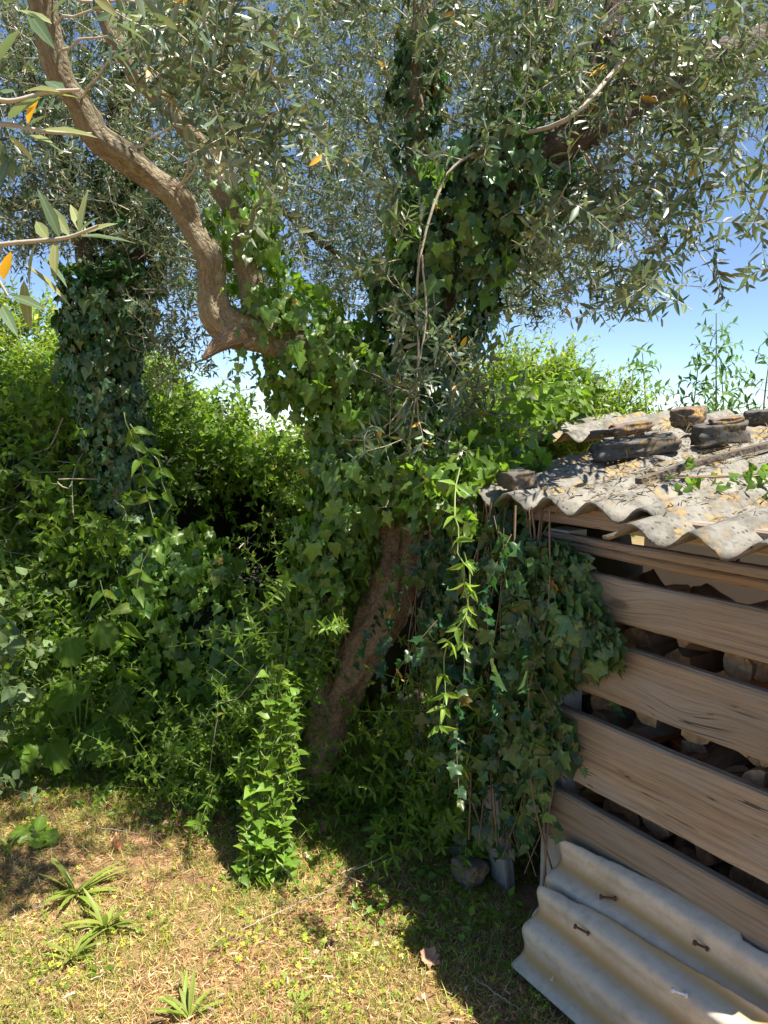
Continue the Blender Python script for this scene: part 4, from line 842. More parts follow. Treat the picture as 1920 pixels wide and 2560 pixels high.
bC2 = Batch(cr, M['ivy'], T_IVY, T_IVY3, 5, 200, tvar=(.25, .01)); n = 620; s = rng.uniform(-.8, -.16, n); r = rng.uniform(-.12, .5, n); h = rng.uniform(-.08, .16, n); s = np.where(r > .05, s - .1, s)
pos = EAVE + WW * s[:, None] + ROOFD * r[:, None] + RN * h[:, None]; bC2.add(pos, rdir(n, -1.2), norm(rdir(n, 1.0) + WN * .9), rng.uniform(.045, .07, n), rng.uniform(.045, .065, n))
flush(tw, 'creeper_stems', M['stem'], cr)
# litter on the roof
lit = Batch(None, M['straw'], T_BLADE, None, 9, 0, sname='roof_litter'); lit.top = ('dry twigs, needles and leaf litter caught in the roof valleys', 'litter', None, 'stuff')
n = 4200; s = (rng.integers(-3, 10, n) + .5) * PITCHC - .53 + .053 + rng.normal(0, .026, n) ; s = np.clip(s, -.5, 1.25); r = rng.uniform(.05, 1.6, n); kk = rng.random(n) < np.where((s > .0) & (s < .75), 1, .35); s, r = s[kk], r[kk]; n = len(s)
# drape: follow sheet height
def roof_h(s, r):
    h = np.where((s > .43) & (s < 1.49), .002 + 0.025 * np.cos(2 * np.pi * ((s - .43) / PITCHC + .42)), .020 + 0.025 * np.cos(2 * np.pi * ((s + .52) / PITCHC + .30)))
    return h + np.where(r > 1.16, .035, 0)
pos = EAVE + WW * s[:, None] + ROOFD * r[:, None] + RN * (roof_h(s, r) + rng.uniform(.002, .018, n))[:, None]
dd = ROOFD * rng.normal(0, 1, (n, 1)) + WW * rng.normal(0, .5, (n, 1)) + RN * rng.normal(0, .12, (n, 1)); lit.add(pos, dd, norm(RN + rng.normal(0, .4, (n, 3))), rng.uniform(.012, .06, n), rng.uniform(.0015, .006, n), old=rng.random(n) * .5, br=rng.uniform(.12, .6, n))
rp = thing('creeper', tuple(roof_pt(.5, .45, .05)), 'small ivy runner creeping along the litter on the sunny roof', 'creeper')
bR = Batch(rp, M['ivy'], T_IVY3, None, 9, 120, tvar=(.25, .0)); n = 75; t_ = rng.random(n); s = .33 + t_ * .35 + rng.normal(0, .03, n); r = .40 + t_ * .15 + rng.normal(0, .07, n); pos = EAVE + WW * s[:, None] + ROOFD * r[:, None] + RN * (roof_h(s, r) + rng.uniform(.01, .045, n))[:, None]
bR.add(pos, rdir(n, -.1), rdir(n, 1.5), rng.uniform(.025, .045, n), rng.uniform(.025, .04, n)); tw = []
for _ in range(5):
    c = spline([roof_pt(.3 + .12 * i + random.uniform(-.03, .03), .38 + .05 * i + random.uniform(-.04, .04), .05) for i in range(5)], 20); tw.append(tubes(c[None], np.full((1, 20), .0016), 4))
flush(tw, 'runner', M['ivystem'], rp)
# ================================================================== hedge and shrubs
hedge = thing('hedge', (-2.2, 4.4, 0), 'deep overgrown hedge of broad leaved creepers behind the trees, dark hollow in its middle', 'hedge')
HX = [-4.6, -3, -1.84, -.87, -.4, 0, .6]; HY = [4.7, 4.2, 3.75, 3.55, 3.75, 4.1, 4.3]
TX = [-4.6, -3.2, -2.5, -1.8, -1.2, -.9, -.6, 0, .6]; TZ = [2.1, 2.0, 1.95, 1.9, 1.72, 1.58, 1.48, 1.5, 1.5]
def hedge_front(x, z):
    zt = np.interp(x, TX, TZ); y = np.interp(x, HX, HY) + (z / zt) ** 1.4 * 1.0
    cave = np.exp(-(((x + .85) / .45) ** 2 + ((z - .88) / .42) ** 2) ** 2); y = y + cave * 1.5
    y = y + .16 * np.sin(x * 3.1 + z * 2) + .10 * np.sin(x * 7 + z * 6.3 + 1) - .12 * np.sin(z * 9 + x * 2); return y, zt, cave
bH = Batch(hedge, M['hedge'], T_OVATE, T_OVATE_F, 4.6, 300, tvar=(.25, .01)); tw = []
n = 2300; x = rng.uniform(-4.4, .5, n); zt = np.interp(x, TX, TZ); z = rng.uniform(.1, 1, n) * zt; y, zt, cv = hedge_front(x, z); y = y + rng.exponential(.12, n); kc = (cv < .3) | (rng.random(n) < .08); x, y, z, n = x[kc], y[kc], z[kc], int(kc.sum())
p0 = np.stack([x, y, z], 1); d0 = rdir(n, .1, .7) + np.array([.1, -1.0, 0]); grow(bH, p0, d0, rng.uniform(.2, .5, n), .045, .066, .034, 2, 2.4, .7, .68, .002, tw, .6, .1, grav=.25)
# top
n = 1500; x = rng.uniform(-4.4, .5, n); zt = np.interp(x, TX, TZ); yb = np.interp(x, HX, HY) + 1.0; y = yb + rng.uniform(-.1, 1.3, n); z = zt - rng.uniform(0, .25, n) + .05 * np.sin(x * 9)
grow(bH, np.stack([x, y, z], 1), rdir(n, 1.3, .7), rng.uniform(.12, .38, n), .04, .06, .032, 2, .8, .8, .6, .002, tw, .7, .1)
flush(tw, 'stems', M['stem'], hedge)['kind'] = 'stuff'
runs = []
for _ in range(46):
    x0 = random.uniform(-3.4, .2); z0 = random.uniform(.6, 1.7); c = []
    for k_ in range(6):
        xx = x0 + .16 * k_ * random.choice((-1, 1)) * random.random(); zz = z0 - k_ * random.uniform(.08, .2)
        if zz < .05: break
        yy = float(hedge_front(np.array(xx), np.array(zz))[0]); c.append((xx, yy - random.uniform(.0, .14), zz))
    if len(c) > 2: c = spline(c, 20); runs.append(tubes(c[None], np.linspace(random.uniform(.002, .006), .0015, 20)[None], 4))
flush(runs, 'woody_stems', M['twig'], hedge)
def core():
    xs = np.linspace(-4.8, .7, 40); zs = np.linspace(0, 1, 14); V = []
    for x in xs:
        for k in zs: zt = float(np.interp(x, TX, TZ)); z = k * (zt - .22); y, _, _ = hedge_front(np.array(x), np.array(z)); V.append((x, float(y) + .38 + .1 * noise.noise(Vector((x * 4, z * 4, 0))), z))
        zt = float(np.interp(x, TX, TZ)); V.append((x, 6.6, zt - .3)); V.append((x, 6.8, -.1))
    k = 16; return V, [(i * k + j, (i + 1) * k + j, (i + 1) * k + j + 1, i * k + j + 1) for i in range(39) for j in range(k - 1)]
V_, F_ = core(); part('dark_shade_core', V_, F_, M['dark'], hedge, smooth=True)  # solid near-black core standing in for shade inside the hedge
def shrub(name, label, cat, c, half, n, L, leaf, w, m, T, TF, up=1.2, droop=.3, nper=2, seed=1, step=.03, top=None, mp=300, tv=(.22, .02), open_=.6):
    t = thing(name, (float(c[0]), float(c[1]), 0), label, cat); b = Batch(t, m, T, TF, 4.6, mp, tvar=tv); tw = []
    d = rdir(n); rr = rng.random(n) ** .4; p0 = np.asarray(c) + d * rr[:, None] * np.asarray(half)
    p0 = p0[p0[:, 2] > .1]; k = len(p0); grow(b, p0, rdir(k, up, .7) + norm(p0 - np.asarray(c)) * .5, rng.uniform(L[0], L[1], k), step, leaf, w, nper, droop, .6, open_, .002, tw, .6, .1)
    for _ in range(9):
        q = p0[rng.integers(0, k)]; cc = spline([(c[0] + random.uniform(-.1, .1), c[1] + random.uniform(-.1, .1), 0), (np.asarray(c) * .5 + q * .5) * np.array([1, 1, .7]), q], 12); tw.append(tubes(cc[None], np.linspace(.012, .004, 12)[None], 5))
    flush(tw, 'stems', M['twig'], t); return t, b
shrub('laurel_shrub', 'bright yellow green shrub rising behind the roof corner', 'shrub', (.92, 4.9, 1.55), (.50, .45, .48), 1250, (.2, .36), .05, .021, M['bright'], T_LANCE, T_LANCE_F)
shrub('laurel_shrub', 'smaller sunny sprigs right of the bright shrub, behind the long roof slab', 'shrub', (1.42, 4.9, 1.35), (.30, .35, .40), 420, (.18, .36), .048, .02, M['bright'], T_LANCE, T_LANCE_F)
shrub('laurel_shrub', 'yellow lit shrub behind the ivy column at the left edge', 'shrub', (-2.9, 6.0, 1.8), (.85, .5, .75), 1300, (.15, .3), .06, .026, M['bright'], T_LANCE, T_LANCE_F, tv=(.25, .08))
shrub('garden_shrub', 'fresh green shrub topping the hedge between the column and the sky gap', 'shrub', (-2.0, 5.6, 1.8), (.55, .5, .45), 800, (.15, .35), .058, .026, M['bright'], T_OVATE, T_OVATE_F, tv=(.25, .0))
shrub('garden_shrub', 'low leafy shrub closing the gap left of the ivy clad trunk', 'shrub', (-.36, 4.7, 1.15), (.3, .3, .34), 200, (.15, .3), .058, .026, M['bright'], T_OVATE, T_OVATE_F, tv=(.25, .0))
shrub('garden_shrub', 'green thicket between the ivy trunk and the shed roof', 'shrub', (.62, 4.3, 1.15), (.5, .4, .42), 420, (.15, .35), .06, .034, M['hedge'], T_OVATE, T_OVATE_F, tv=(.25, .0))
def sapling(label, stems):
    t = thing('sapling', (stems[0][0], stems[0][1], 0), label, 'sapling', 'saplings behind the roof'); b = Batch(t, M['elder'], T_OVATE, T_OVATE_F, 4.6, 200, tvar=(.2, .0)); tw = []
    for (x, y, zt, n) in stems:
        c = spline([(x, y, 0), (x + .03, y, zt * .5), (x, y, zt * .8), (x + random.uniform(-.05, .05), y, zt)], 26); tw.append(tubes(c[None], np.linspace(.01, .003, 26)[None], 5))
        ks = np.linspace(13, 25, n).astype(int); st = c[ks].repeat(2, 0); a = np.tile([0, math.pi], n) + np.repeat(np.arange(n) * 1.3, 2); d = np.stack([np.cos(a), np.sin(a) * .6, .45 + 0 * a], 1)
        grow(b, st, d, np.repeat(np.linspace(.28, .1, n), 2), .034, .07, .024, 2, 2.2, .3, .62, .0018, tw, .9, .15, brk=np.full(2 * n, 1.1))
    flush(tw, 'stems', M['stem'], t)
sapling('leafy elder sapling standing behind the low brown roof stone', [(1.52, 4.8, 1.98, 9), (1.66, 4.9, 2.1, 9)])
sapling('taller elder sapling at the right edge of the photo', [(2.05, 4.8, 2.33, 11), (2.3, 4.7, 2.15, 9), (2.2, 5.0, 2.05, 8), (1.95, 4.9, 2.0, 7)])
# ================================================================== climbing strands and undergrowth in front
def strands(name, label, cat, paths, m, T, leaf, w, nper, spacing, rad=.0025, open_=.7, up=.5, tv=(.22, .01), TF=None, mp=300, stem='stem', lim=None):
    t = thing(name, tuple(np.array(paths[0][0][:3]) * np.array([1, 1, 0])), label, cat); b = Batch(t, m, T, TF, 9, mp, tvar=tv); tw = []
    for pth in paths:
        L = float(sum(np.linalg.norm(np.array(pth[i + 1][:3]) - np.array(pth[i][:3])) for i in range(len(pth) - 1))); n = max(3, int(L / spacing)); c = spline([q[:3] for q in pth], n * 2 + 1); c[1:] += rng.normal(0, .007, c[1:].shape)
        tw.append(tubes(c[None], np.linspace(rad, rad * .5, len(c))[None], 5)); D = norm(np.gradient(c, axis=0))
        for k in range(1, len(c), 2):
            if random.random() < .12: continue
            s0 = k * .8 + random.uniform(-.6, .6); dd = D[k]; ref = np.array([1., 0, 0]) if abs(dd[2]) > .9 else np.array([0, 0, 1.]); X = norm(np.cross(dd, ref)); Y = np.cross(dd, X)
            for j in range(nper):
                a = s0 + j * 6.283 / nper; o = X * math.cos(a) + Y * math.sin(a); ld = dd * (1 - open_) + o * open_ + rng.normal(0, .12, 3) + np.array([0, 0, -.1]); l = leaf * random.uniform(.7, 1.2)
                b.add(c[k][None], ld[None], (np.array([0, -.35, up]) + dd * .3 + rng.normal(0, .25, 3))[None], l, l * w / leaf)
    flush(tw, stem, M['stem'], t); return t, b
# bright madder strand hanging in front of the hollow
strands('madder_vine', 'bright whorled vine strand hanging free in front of the dark hollow', 'vine', [[P(1150, 1170, 2.25), P(1135, 1300, 2.15), P(1150, 1400, 2.12), P(1165, 1500, 2.1), P(1140, 1580, 2.1), P(1115, 1680, 2.1), P(1112, 1760, 2.1), P(1100, 1835, 2.1)], [P(1160, 1380, 2.12), P(1175, 1460, 2.12), P(1165, 1560, 2.1), P(1150, 1620, 2.1)]], M['bright'], T_OVATE, .052, .017, 4, .062)
# strands hanging before the column
strands('climbing_vine', 'long pointed leaf vine hanging down before the ivy column', 'vine', [[P(310, 1030, 3.6), P(345, 1130, 3.6), P(370, 1230, 3.6), P(385, 1330, 3.58), P(350, 1430, 3.55), P(320, 1530, 3.5), P(310, 1620, 3.5), P(315, 1700, 3.5)], [P(325, 1060, 3.6), P(390, 1150, 3.6), P(420, 1260, 3.6), P(400, 1330, 3.6)], [P(250, 1450, 3.5), P(290, 1560, 3.5), P(300, 1640, 3.5)]], M['hedge'], T_HEART, .095, .045, 2, .085, tv=(.3, .02))
strands('climbing_vine', 'heart leaved vine glowing in the sun at the foot of the middle tree', 'vine', [[P(660, 2270, 2.62), P(640, 2150, 2.68), P(690, 2000, 2.75), P(690, 1850, 2.8), P(720, 1700, 2.85)], [P(560, 2260, 2.65), P(610, 2160, 2.68), P(640, 2050, 2.72), P(660, 1950, 2.78)], [P(720, 2260, 2.66), P(700, 2150, 2.68), P(700, 2050, 2.72), P(730, 1900, 2.8), P(700, 1760, 2.85)], [P(600, 2290, 2.6), P(580, 2220, 2.6), P(660, 2130, 2.6), P(700, 2080, 2.64)], [P(520, 2240, 2.72), P(560, 2200, 2.7), P(620, 2190, 2.66)]] + [[P(random.uniform(560, 740), 2275, random.uniform(2.56, 2.68)), P(random.uniform(600, 730), 2120, 2.64), P(random.uniform(630, 740), 1960, 2.72), P(random.uniform(670, 760), random.uniform(1650, 1880), 2.8)] for _ in range(15)] + [[P(random.uniform(640, 740), random.uniform(1900, 2100), random.uniform(2.75, 2.95)), P(random.uniform(680, 780), 1780, 2.95), P(random.uniform(700, 830), 1650, 3.0), P(random.uniform(780, 860), random.uniform(1450, 1560), 3.05)] for _ in range(12)] + [[P(random.uniform(540, 760), 2290, random.uniform(2.52, 2.66)), P(random.uniform(560, 740), 2220, 2.62), P(random.uniform(600, 720), 2150, 2.64)] for _ in range(13)], M['bright'], T_HEART, .054, .042, 1, .036, tv=(.25, .02))
def curtain(name, label, box_, n, L, leaf, w, nper, m, T, step, seed=0, up=1, droop=.6, mp=300, d=(0, -.3, .6), ground_=False, tv=(.22, .01), shape=None, TF=None, cat='vine'):
    (x0, x1), (y0, y1), (z0, z1) = box_; t = thing(name, ((x0 + x1) / 2, (y0 + y1) / 2, 0), label, cat); b = Batch(t, m, T, TF, 4.4, mp, tvar=tv); tw = []
    p0 = np.stack([rng.uniform(x0, x1, n), rng.uniform(y0, y1, n), rng.uniform(z0, z1, n)], 1)
    if shape is not None: p0 = p0[shape(p0)]
    grow(b, p0, rdir(len(p0), 0, .6) + np.array(d), rng.uniform(L[0], L[1], len(p0)), step, leaf, w, nper, droop, .5, .75, .0016, tw, .6, .05); flush(tw, 'stems', M['stem'], t)['kind'] = 'stuff'; return t, b
# madder thicket on the left of the trunk and right of it
curtain('madder_thicket', 'whorled leafy madder climbing over the left side of the middle trunk', ((-.82, -.22), (2.95, 3.3), (.0, 1.05)), 250, (.25, .55), .042, .012, 5, M['madder'], T_LANCE, .055, shape=lambda p: (p[:, 0] > -.28 - .55 * np.clip(1.05 - p[:, 2], .2, 1)) & (p[:, 0] < -.50 + .27 * p[:, 2]), d=(.05, -.2, .7))
curtain('madder_thicket', 'whorled madder filling the shade between the trunk and the shed', ((-.12, .62), (2.95, 3.45), (.0, .55)), 330, (.2, .5), .05, .015, 5, M['madder'], T_LANCE, .055, d=(0, -.35, .35), shape=lambda p: (p[:, 2] < .2 + .5 * np.clip(p[:, 0] + .1, 0, 1)))
curtain('madder_thicket', 'madder strands hanging below the ivy at the shed end', ((.18, .50), (2.62, 3.0), (.05, .75)), 190, (.2, .5), .05, .015, 5, M['madder'], T_LANCE, .055, d=(0, -.3, .1), shape=lambda p: p[:, 1] > 2.62 + (.5 - p[:, 0]) * .6)
curtain('undergrowth', 'low small leaved bushes along the lawn edge before the hedge', ((-1.9, -.55), (3.0, 3.7), (.0, .26)), 470, (.2, .42), .042, .015, 2, M['madder'], T_LANCE, .032, shape=lambda p: (p[:, 1] > 3.0 + (-.6 - p[:, 0]) * .52) & (p[:, 1] < 3.55 + (-.6 - p[:, 0]) * .55), d=(.1, -.35, .7), cat='undergrowth')
curtain('undergrowth', 'shaded leafy undergrowth rising up to the dark hollow', ((-1.75, -.6), (3.5, 4.2), (.1, .6)), 360, (.2, .4), .06, .026, 2, M['hedge'], T_OVATE, .045, shape=lambda p: (p[:, 1] > 3.35 + p[:, 2] * .55), d=(.1, -.5, .5), cat='undergrowth', TF=T_OVATE_F)
tI = thing('ivy', (-1.0, 3.9, 0), 'ground ivy mound climbing below the left column towards the hollow', 'ivy'); bM = Batch(tI, M['ivy'], T_IVY, T_IVY3, 3.9, 300, tvar=(.25, .01))
mp_ = px([(400, 1380, 3.95, .12), (450, 1450, 3.9, .16), (520, 1560, 3.8, .18), (590, 1700, 3.7, .16), (620, 1820, 3.55, .12)]); ivy_on(bM, mp_, 1500, .0, (-.05, .09), leaf=(.05, .075)); blob('dark_shade_core', tI, P(520, 1600, 3.95), (.2, .15, .3), 8)
ltop = px([(395, 1385, 3.85, .05), (430, 1450, 3.8, .07), (440, 1520, 3.78, .07)]); ivy_on(bM, ltop, 240, .0, (.0, .07), leaf=(.035, .055))
# small plants: broad leaves
def bigleaf(lob=7, wav=.09):
    pts = []; n = 44
    for i in range(n):
        a = -math.pi / 2 + .25 + (2 * math.pi - .5) * i / (n - 1); r = .5 * (1 + .10 * math.cos(lob * a) + .05 * math.sin(17 * a) + .04 * math.cos(23 * a)); pts.append((r * math.cos(a) * .95, .5 + r * math.sin(a), 0))
    V = [(0, .12, 0)] + [(x * .55, .12 + (y - .12) * .55, -.02 + .03 * math.sin(7 * x + 6 * y)) for x, y, _ in pts] + [(x, y, wav * math.sin(6 * x + 4 * y) + .10 * abs(x) - .15 * y * y + .02 * math.sin(i * 1.9)) for i, (x, y, _) in enumerate(pts)]
    F = [(0, 1 + i, 2 + i) for i in range(n - 1)] + sum([[(1 + i, 1 + n + i, 2 + n + i), (1 + i, 2 + n + i, 2 + i)] for i in range(n - 1)], [])
    V = np.array(V); return V, np.array(F), np.stack([V[:, 0] + .5, V[:, 1]], 1)
T_BIG = bigleaf()
def broad(label, base, leaves, m='hedge', cat='plant', br=1.0, name='broadleaf_plant'):
    t = thing(name, tuple(base), label, cat); b = Batch(t, M[m], T_BIG, None, 9, 60, tvar=(.15, .0)); tw = []
    for (p, d, n, L) in leaves:
        p = np.asarray(p); b.add(p[None], np.asarray(d, float)[None], np.asarray(n, float)[None], L, L * random.uniform(.85, 1.05), br=br * random.uniform(.85, 1.15), old=.03)
        c = spline([np.asarray(base), (np.asarray(base) + p) / 2 + np.array([0, 0, .04]), p], 8); tw.append(tubes(c[None], np.full((1, 8), .004), 5))
    flush(tw, 'stalks', M['stem'], t)
_bl = []
for _u, _v, _L in ((200, 1690, .19), (165, 1760, .15), (265, 1780, .17), (55, 1830, .19), (30, 1880, .16), (170, 1590, .14), (245, 1550, .14), (120, 1850, .16), (300, 1850, .13), (225, 1840, .15), (90, 1760, .15), (320, 1720, .13)): _bl.append((P(_u, _v, random.uniform(3.3, 3.5)), (random.uniform(-.6, .6), random.uniform(-.6, -.2), random.uniform(-.8, -.3)), (random.uniform(-.3, .3), -.8, random.uniform(.4, 1.0)), _L))
broad('broad shaded burdock leaves at the left under the hedge', P(200, 1900, 3.5) * np.array([1, 1, 0]), _bl, br=.95)
broad('lone pale green lobed leaf plant lying open on the sunny lawn', G(85, 2110), [(G(85, 2105) + np.array([0, 0, .03]), (-.9, .1, .2), (0, -.3, 1), .10), (G(85, 2105) + np.array([0, 0, .03]), (.9, -.2, .05), (0, -.4, 1), .11), (G(92, 2105) + np.array([0, 0, .03]), (.1, .3, .8), (0, -1, .3), .07), (G(90, 2110) + np.array([0, 0, .03]), (.5, -.7, .0), (0, -.2, 1), .07)], m='bright', br=.9)
curtain('grey_bush', 'pale grey green bush at the left edge catching the sun', ((-1.95, -1.62), (3.0, 3.35), (.1, .85)), 120, (.2, .4), .06, .045, 1, M['grey'], T_OVATE, .035, cat='bush', d=(.1, -.2, .8))
# ================================================================== lawn
def inside(n, x0=-2.6, x1=1.3, y0=1.35, y1=4.0):
    p = np.stack([rng.uniform(x0, x1, n), rng.uniform(y0, y1, n), np.zeros(n)], 1); dw = (p - W0) @ WN; sw = (p - W0) @ WW
    return p[((dw > .05) | (sw < -.1))]
def patch(p, sc=1.4, off=0): return np.array([noise.noise(Vector((a[0] * sc + off, a[1] * sc, 0))) for a in p])
def turf(name, label, cat, m, n, L, W, el, T=T_BLADE, tv=(.25, .0), dens=None, z=0.0, x0=-2.6, x1=1.3, y1=4.0, br=None):
    b = Batch(None, m, T, None, 9, 0, sname=name, tvar=tv); b.top = (label, cat, None, 'stuff'); p = inside(n, x0, x1, y1=y1)
    if dens is not None: p = p[rng.random(len(p)) < dens(p)]
    k = len(p); a = rng.uniform(0, 6.283, k); e = np.clip(rng.normal(el[0], el[1], k), -.02, 1.4); d = np.stack([np.cos(a) * np.cos(e), np.sin(a) * np.cos(e), np.sin(e)], 1)
    p[:, 2] = rng.uniform(0, z, k) if z else 0; LL = rng.uniform(L[0], L[1], k); b.add(p, d, rdir(k, 1.2), LL, rng.uniform(W[0], W[1], k), old=(rng.random(k) ** 2 if tv[1] > 0 else None)); return b
turf('dry_grass', 'mown straw coloured dry grass covering the lawn', 'dry grass', M['straw'], 150000, (.012, .045), (.0012, .0032), (.16, .28), tv=(.42, .5), z=.012, dens=lambda p: np.clip(.62 + 1.5 * patch(p, 4.5, 9), .15, 1))
turf('dry_grass', 'upright dead grass stalks across the lawn', 'dry grass', M['straw'], 26000, (.025, .06), (.0014, .003), (.7, .35), tv=(.25, .3))
turf('green_grass', 'short green grass blades growing through the straw', 'grass', M['grass'], 150000, (.02, .055), (.0014, .0032), (.8, .3), tv=(.3, .3), dens=lambda p: np.clip(.45 + 1.4 * patch(p, 1.7, 5) + 1.1 * patch(p, 9, 2) + .25 * (p[:, 0] < -1.0), .08, 1))
turf('clover', 'small yellow green clover leaves in patches on the lawn', 'clover', M['weed'], 26000, (.009, .022), (.009, .020), (.15, .2), T=T_CLOVER, z=.03, tv=(.25, .3), dens=lambda p: np.clip(2.2 * patch(p, 2.4, 40) + 1.5 * patch(p, 11, 3) + .15 + .55 * np.exp(-((p[:, 0] + .25) ** 2 + (p[:, 1] - 2.55) ** 2) * 6), .04, 1))
turf('ground_ivy', 'low leafy weeds creeping along the shaded lawn edge', 'weeds', M['madder'], 9000, (.02, .045), (.015, .03), (.3, .3), T=T_OVATE_F, z=.05, dens=lambda p: np.clip(1.4 - .9 * np.abs((p - W0) @ WN - .1) / .45 * .6, .0, 1) * ((p[:, 1] + p[:, 0] * .76) > 2.35) + .9 * (p[:, 1] > 2.75 + np.abs(p[:, 0] + .5) * .5))
turf('leaf_litter', 'dry reddish needles and bark crumbs strewn over the lawn', 'litter', M['dead'], 7000, (.015, .045), (.002, .007), (.05, .12), tv=(.35, .4), z=.018, T=T_BLADE)
turf('leaf_litter', 'brown leaf crumbs lying in the shade before the shed', 'litter', M['dead'], 2600, (.015, .035), (.008, .02), (.1, .2), tv=(.35, .6), z=.02, T=T_OVATE_F, dens=lambda p: np.where(((p - W0) @ WN < .7) | (p[:, 1] > 3.0), .8, .06))
def rosette(label, u, v, n, L, m='grass', W=.10, cat='weed', el=(.7, .35), br=1.25):
    c = G(u, v); t = thing('weed_plant', tuple(c), label, cat, 'leafy weeds on the lawn'); b = Batch(t, M[m], prof([.12, .3, .5, .7, .88], [.45, .8, 1.0, .85, .5], .35, .02), None, 9, 60, tvar=(.15, .0))
    a = rng.uniform(0, 6.28, n); e = np.clip(rng.normal(*el, n), .1, 1.3); d = np.stack([np.cos(a) * np.cos(e), np.sin(a) * np.cos(e), np.sin(e)], 1); b.add(np.repeat(c[None], n, 0) + rng.normal(0, .006, (n, 3)) * np.array([1, 1, 0]), d, np.tile(np.array([0, 0, 1.]), (n, 1)), L * rng.uniform(.6, 1.15, n), L * W * rng.uniform(.7, 1.1, n), br=br * .75 * rng.uniform(.8, 1.2, n), old=rng.uniform(.0, .2, n))
rosette('tallest tuft of long weed leaves, above the other two at left', 190, 2240, 26, .17)
rosette('spreading weed rosette with broad leaves pointing right, left lawn', 262, 2325, 19, .13, W=.15)
rosette('weed rosette just below the other two tufts at the left', 175, 2400, 20, .12, W=.13)
rosette('weed tuft at the bottom edge left of centre', 470, 2545, 17, .11, W=.14)
rosette('small dark weed low on the lawn, between rosettes and bottom edge', 255, 2435, 6, .05, m='hedge', W=.4)
rosette('bright small weed at the far left edge', 20, 2125, 9, .08, W=.2)
rosette('weed with bluish leaves at the right of the lawn near the shade', 745, 2520, 8, .07, W=.2)
# fallen leaves and sticks
def fallen(label, u, v, L, yaw, m='dead', curl=.5, tint=(1, 0, 0), lift=.01, T=None, tilt=.2, W=1.0):
    c = G(u, v, lift); Tv, Tf, Tu = T if T is not None else T_BIG; V = Tv.copy(); V[:, 2] += curl * (V[:, 0] ** 2) * 1.6 + .12 * np.sin(V[:, 1] * 9); V[:, 0] *= W
    o = link('fallen_leaf', make_mesh('fallen_leaf', V * L, Tf, [M[m]], uv=Tu, tint=np.repeat(np.array([tint]), len(V), 0)), None, [float(x) for x in c]); o.rotation_euler = (tilt, .1, yaw); tag(o, label, 'leaf', 'fallen leaves'); return o
fallen('large curled tan leaf lying on the shadow edge, bottom centre', 1080, 2420, .062, .3, tint=(1.25, .25, 0), tilt=.6, lift=.012)
fallen('curled orange red leaf on the sunny lawn near the hedge', 300, 2130, .055, .9, tint=(1.1, 0, 0), W=.5, tilt=.4, curl=1.5)
fallen('pinkish dead leaf hanging upright at the foot of the vine', 694, 2120, .085, .2, tint=(1.0, .35, 0), W=.4, tilt=1.3, lift=.02)
fallen('brown dead leaf standing in the shade right of the trunk foot', 805, 2100, .08, .4, tint=(.6, .2, 0), W=.4, tilt=1.4, lift=.02)
fallen('pale shrivelled leaf beside the trunk foot', 775, 2150, .035, 1.4, tint=(1.1, .9, 0), W=.7, tilt=.9)
fallen('small red brown leaf at the base of the yellow stalk', 755, 2225, .04, 2.2, tint=(1.0, .1, 0), W=.6, tilt=.7)
for i, (u, v, l, lb) in enumerate(((1000, 2230, .04, 'dull brown fallen leaf nearest the madder strands in the shade'), (950, 2260, .035, 'small brown fallen leaf in the shade below the forked twig'), (1060, 2215, .04, 'brown fallen leaf in the shade nearest the grey slabs'), (905, 2215, .035, 'brown fallen leaf beside the thin curved twig'))): fallen(lb, u, v, l, i * 1.7, tint=(.5, .2, 0), tilt=.2)
def stick(label, pts, r, m='twig', name='twig'):
    c = spline(pts, 16); c += rng.normal(0, .0015, c.shape); V_, F_ = tubes(c[None], np.linspace(r, r * .5, 16)[None], 5); base = c[0]; o = link(name, make_mesh(name, V_ - base, F_, [M[m]], smooth=True), None, [float(x) for x in base]); tag(o, label, name.replace('_', ' '), 'twigs and stalks'); return o
stick('long pale dry stalk slanting over the shadow edge', [G(610, 2320, .02), G(720, 2270, .05), G(800, 2235, .07), G(860, 2205, .09)], .0018)
stick('bent yellow green stalk at the foot of the vine', [G(690, 2150, .12), G(720, 2180, .09), G(750, 2225, .03), G(775, 2250, .0)], .0035, 'stem', 'stalk')
stick('forked grey twig lying in the shade right of the trunk', [G(855, 2180, .04), G(910, 2165, .06), G(960, 2140, .08)], .0032)
stick('thin curved grey twig lying below the forked one', [G(860, 2190, .02), G(890, 2200, .05), G(925, 2212, .02)], .002)
stick('thin straight twig crossing the shaded litter', [G(845, 2230, .01), G(880, 2185, .05)], .0015)
stick('pair of pale dry straws at the edge of the hedge shade', [G(235, 2070, .02), G(300, 2076, .03), G(350, 2085, .02)], .0018)
stick('dry stick at the lower right of the lawn beside the sheets', [G(1180, 2440, .01), G(1250, 2490, .03), G(1310, 2530, .01)], .0025)
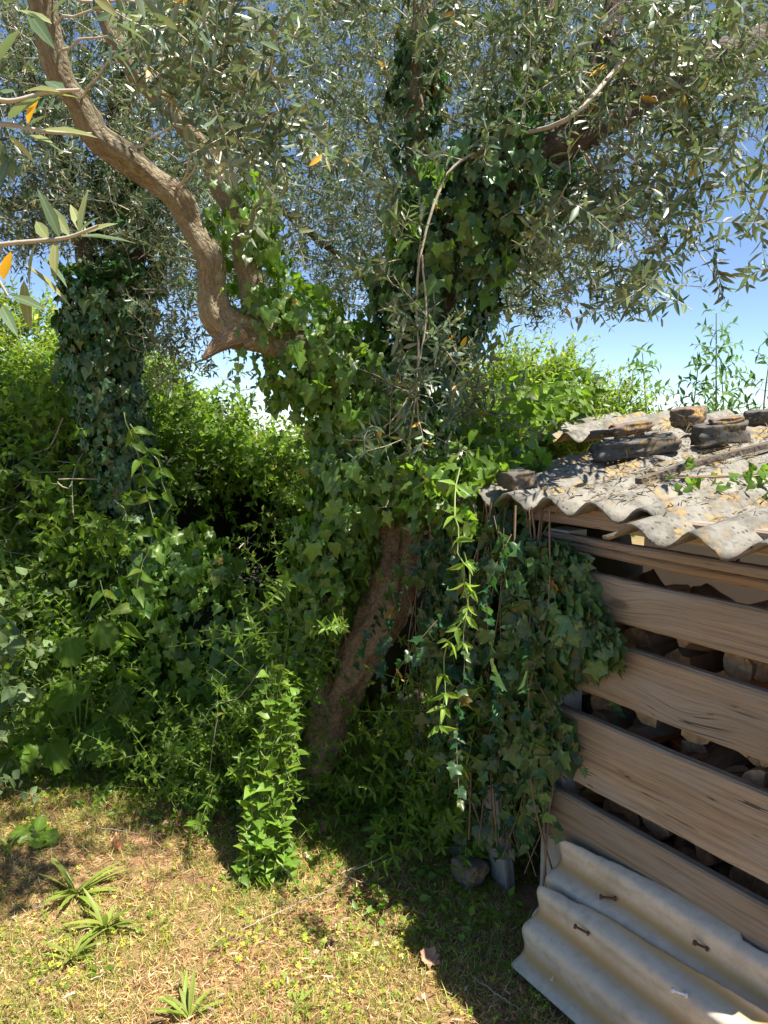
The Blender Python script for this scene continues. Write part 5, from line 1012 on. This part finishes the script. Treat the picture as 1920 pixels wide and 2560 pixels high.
stick('leafless vine stem hanging over the undergrowth', [P(545, 1780, 3.0), P(530, 1880, 3.0), P(520, 1990, 2.98)], .0022, 'twig', 'stalk')
stick('long dry runner slanting down through the madder', [P(660, 1660, 3.0), P(600, 1740, 3.0), P(535, 1765, 3.0), P(490, 1830, 3.0)], .002, 'twig', 'stalk')
# slabs, stump and post by the shed end
rock('stone_slab', wall(-.16, .19, .02), (.045, .02, .22), AX @ np.array(Matrix.Rotation(.12, 3, 'Y')), M['slab'], 'narrow grey slab standing upright left of the shed post', 'slab', 'slabs leaning at the shed corner', 11, .93, 8, .05)
rock('stone_slab', wall(-.38, .17, -.02), (.035, .02, .2), AX @ np.array(Matrix.Rotation(-.2, 3, 'Y')), M['slab'], 'leaning narrow slab half hidden by madder leaves', 'slab', 'slabs leaning at the shed corner', 12, .93, 8, .05)
rock('rubble_stone', wall(-.22, .05, .1), (.055, .045, .045), AX, M['stone'], 'rough brown stone at the foot of the grey slabs', 'stone', None, 13, .5)
st = thing('tree_stump', tuple(P(1000, 1900, 3.5) * np.array([1, 1, 0])), 'pale broken olive stump in the shade behind the trunk', 'stump'); V_, F_, U_ = limb(px([(960, 2120, 3.55, .13), (985, 1980, 3.52, .10), (1005, 1860, 3.5, .085), (1030, 1770, 3.5, .07), (1045, 1730, 3.5, .03)]), 22, 40, .3, 4.4); part('trunk', V_, F_, M['limb'], st, uv=U_, smooth=True)
fl = thing('white_flower', tuple(G(1385, 2450)), 'tiny white flower cluster beside the leaning sheets', 'flower'); bf = Batch(fl, M['flower'], T_CLOVER, None, 9, 40, pname='floret', sname='florets'); c = G(1385, 2450, .045); n = 16; bf.add(c + rng.normal(0, .009, (n, 3)), rdir(n, .6), rdir(n, 1) + np.array([0, -.8, 0]), .011, .011, br=1, old=0); tw = []
for _ in range(4): q = spline([G(1388, 2465), G(1388, 2460, .02), c + rng.normal(0, .006, 3)], 6); tw.append(tubes(q[None], np.full((1, 6), .001), 4))
flush(tw, 'stalks', M['stem'], fl)
finish_batches()
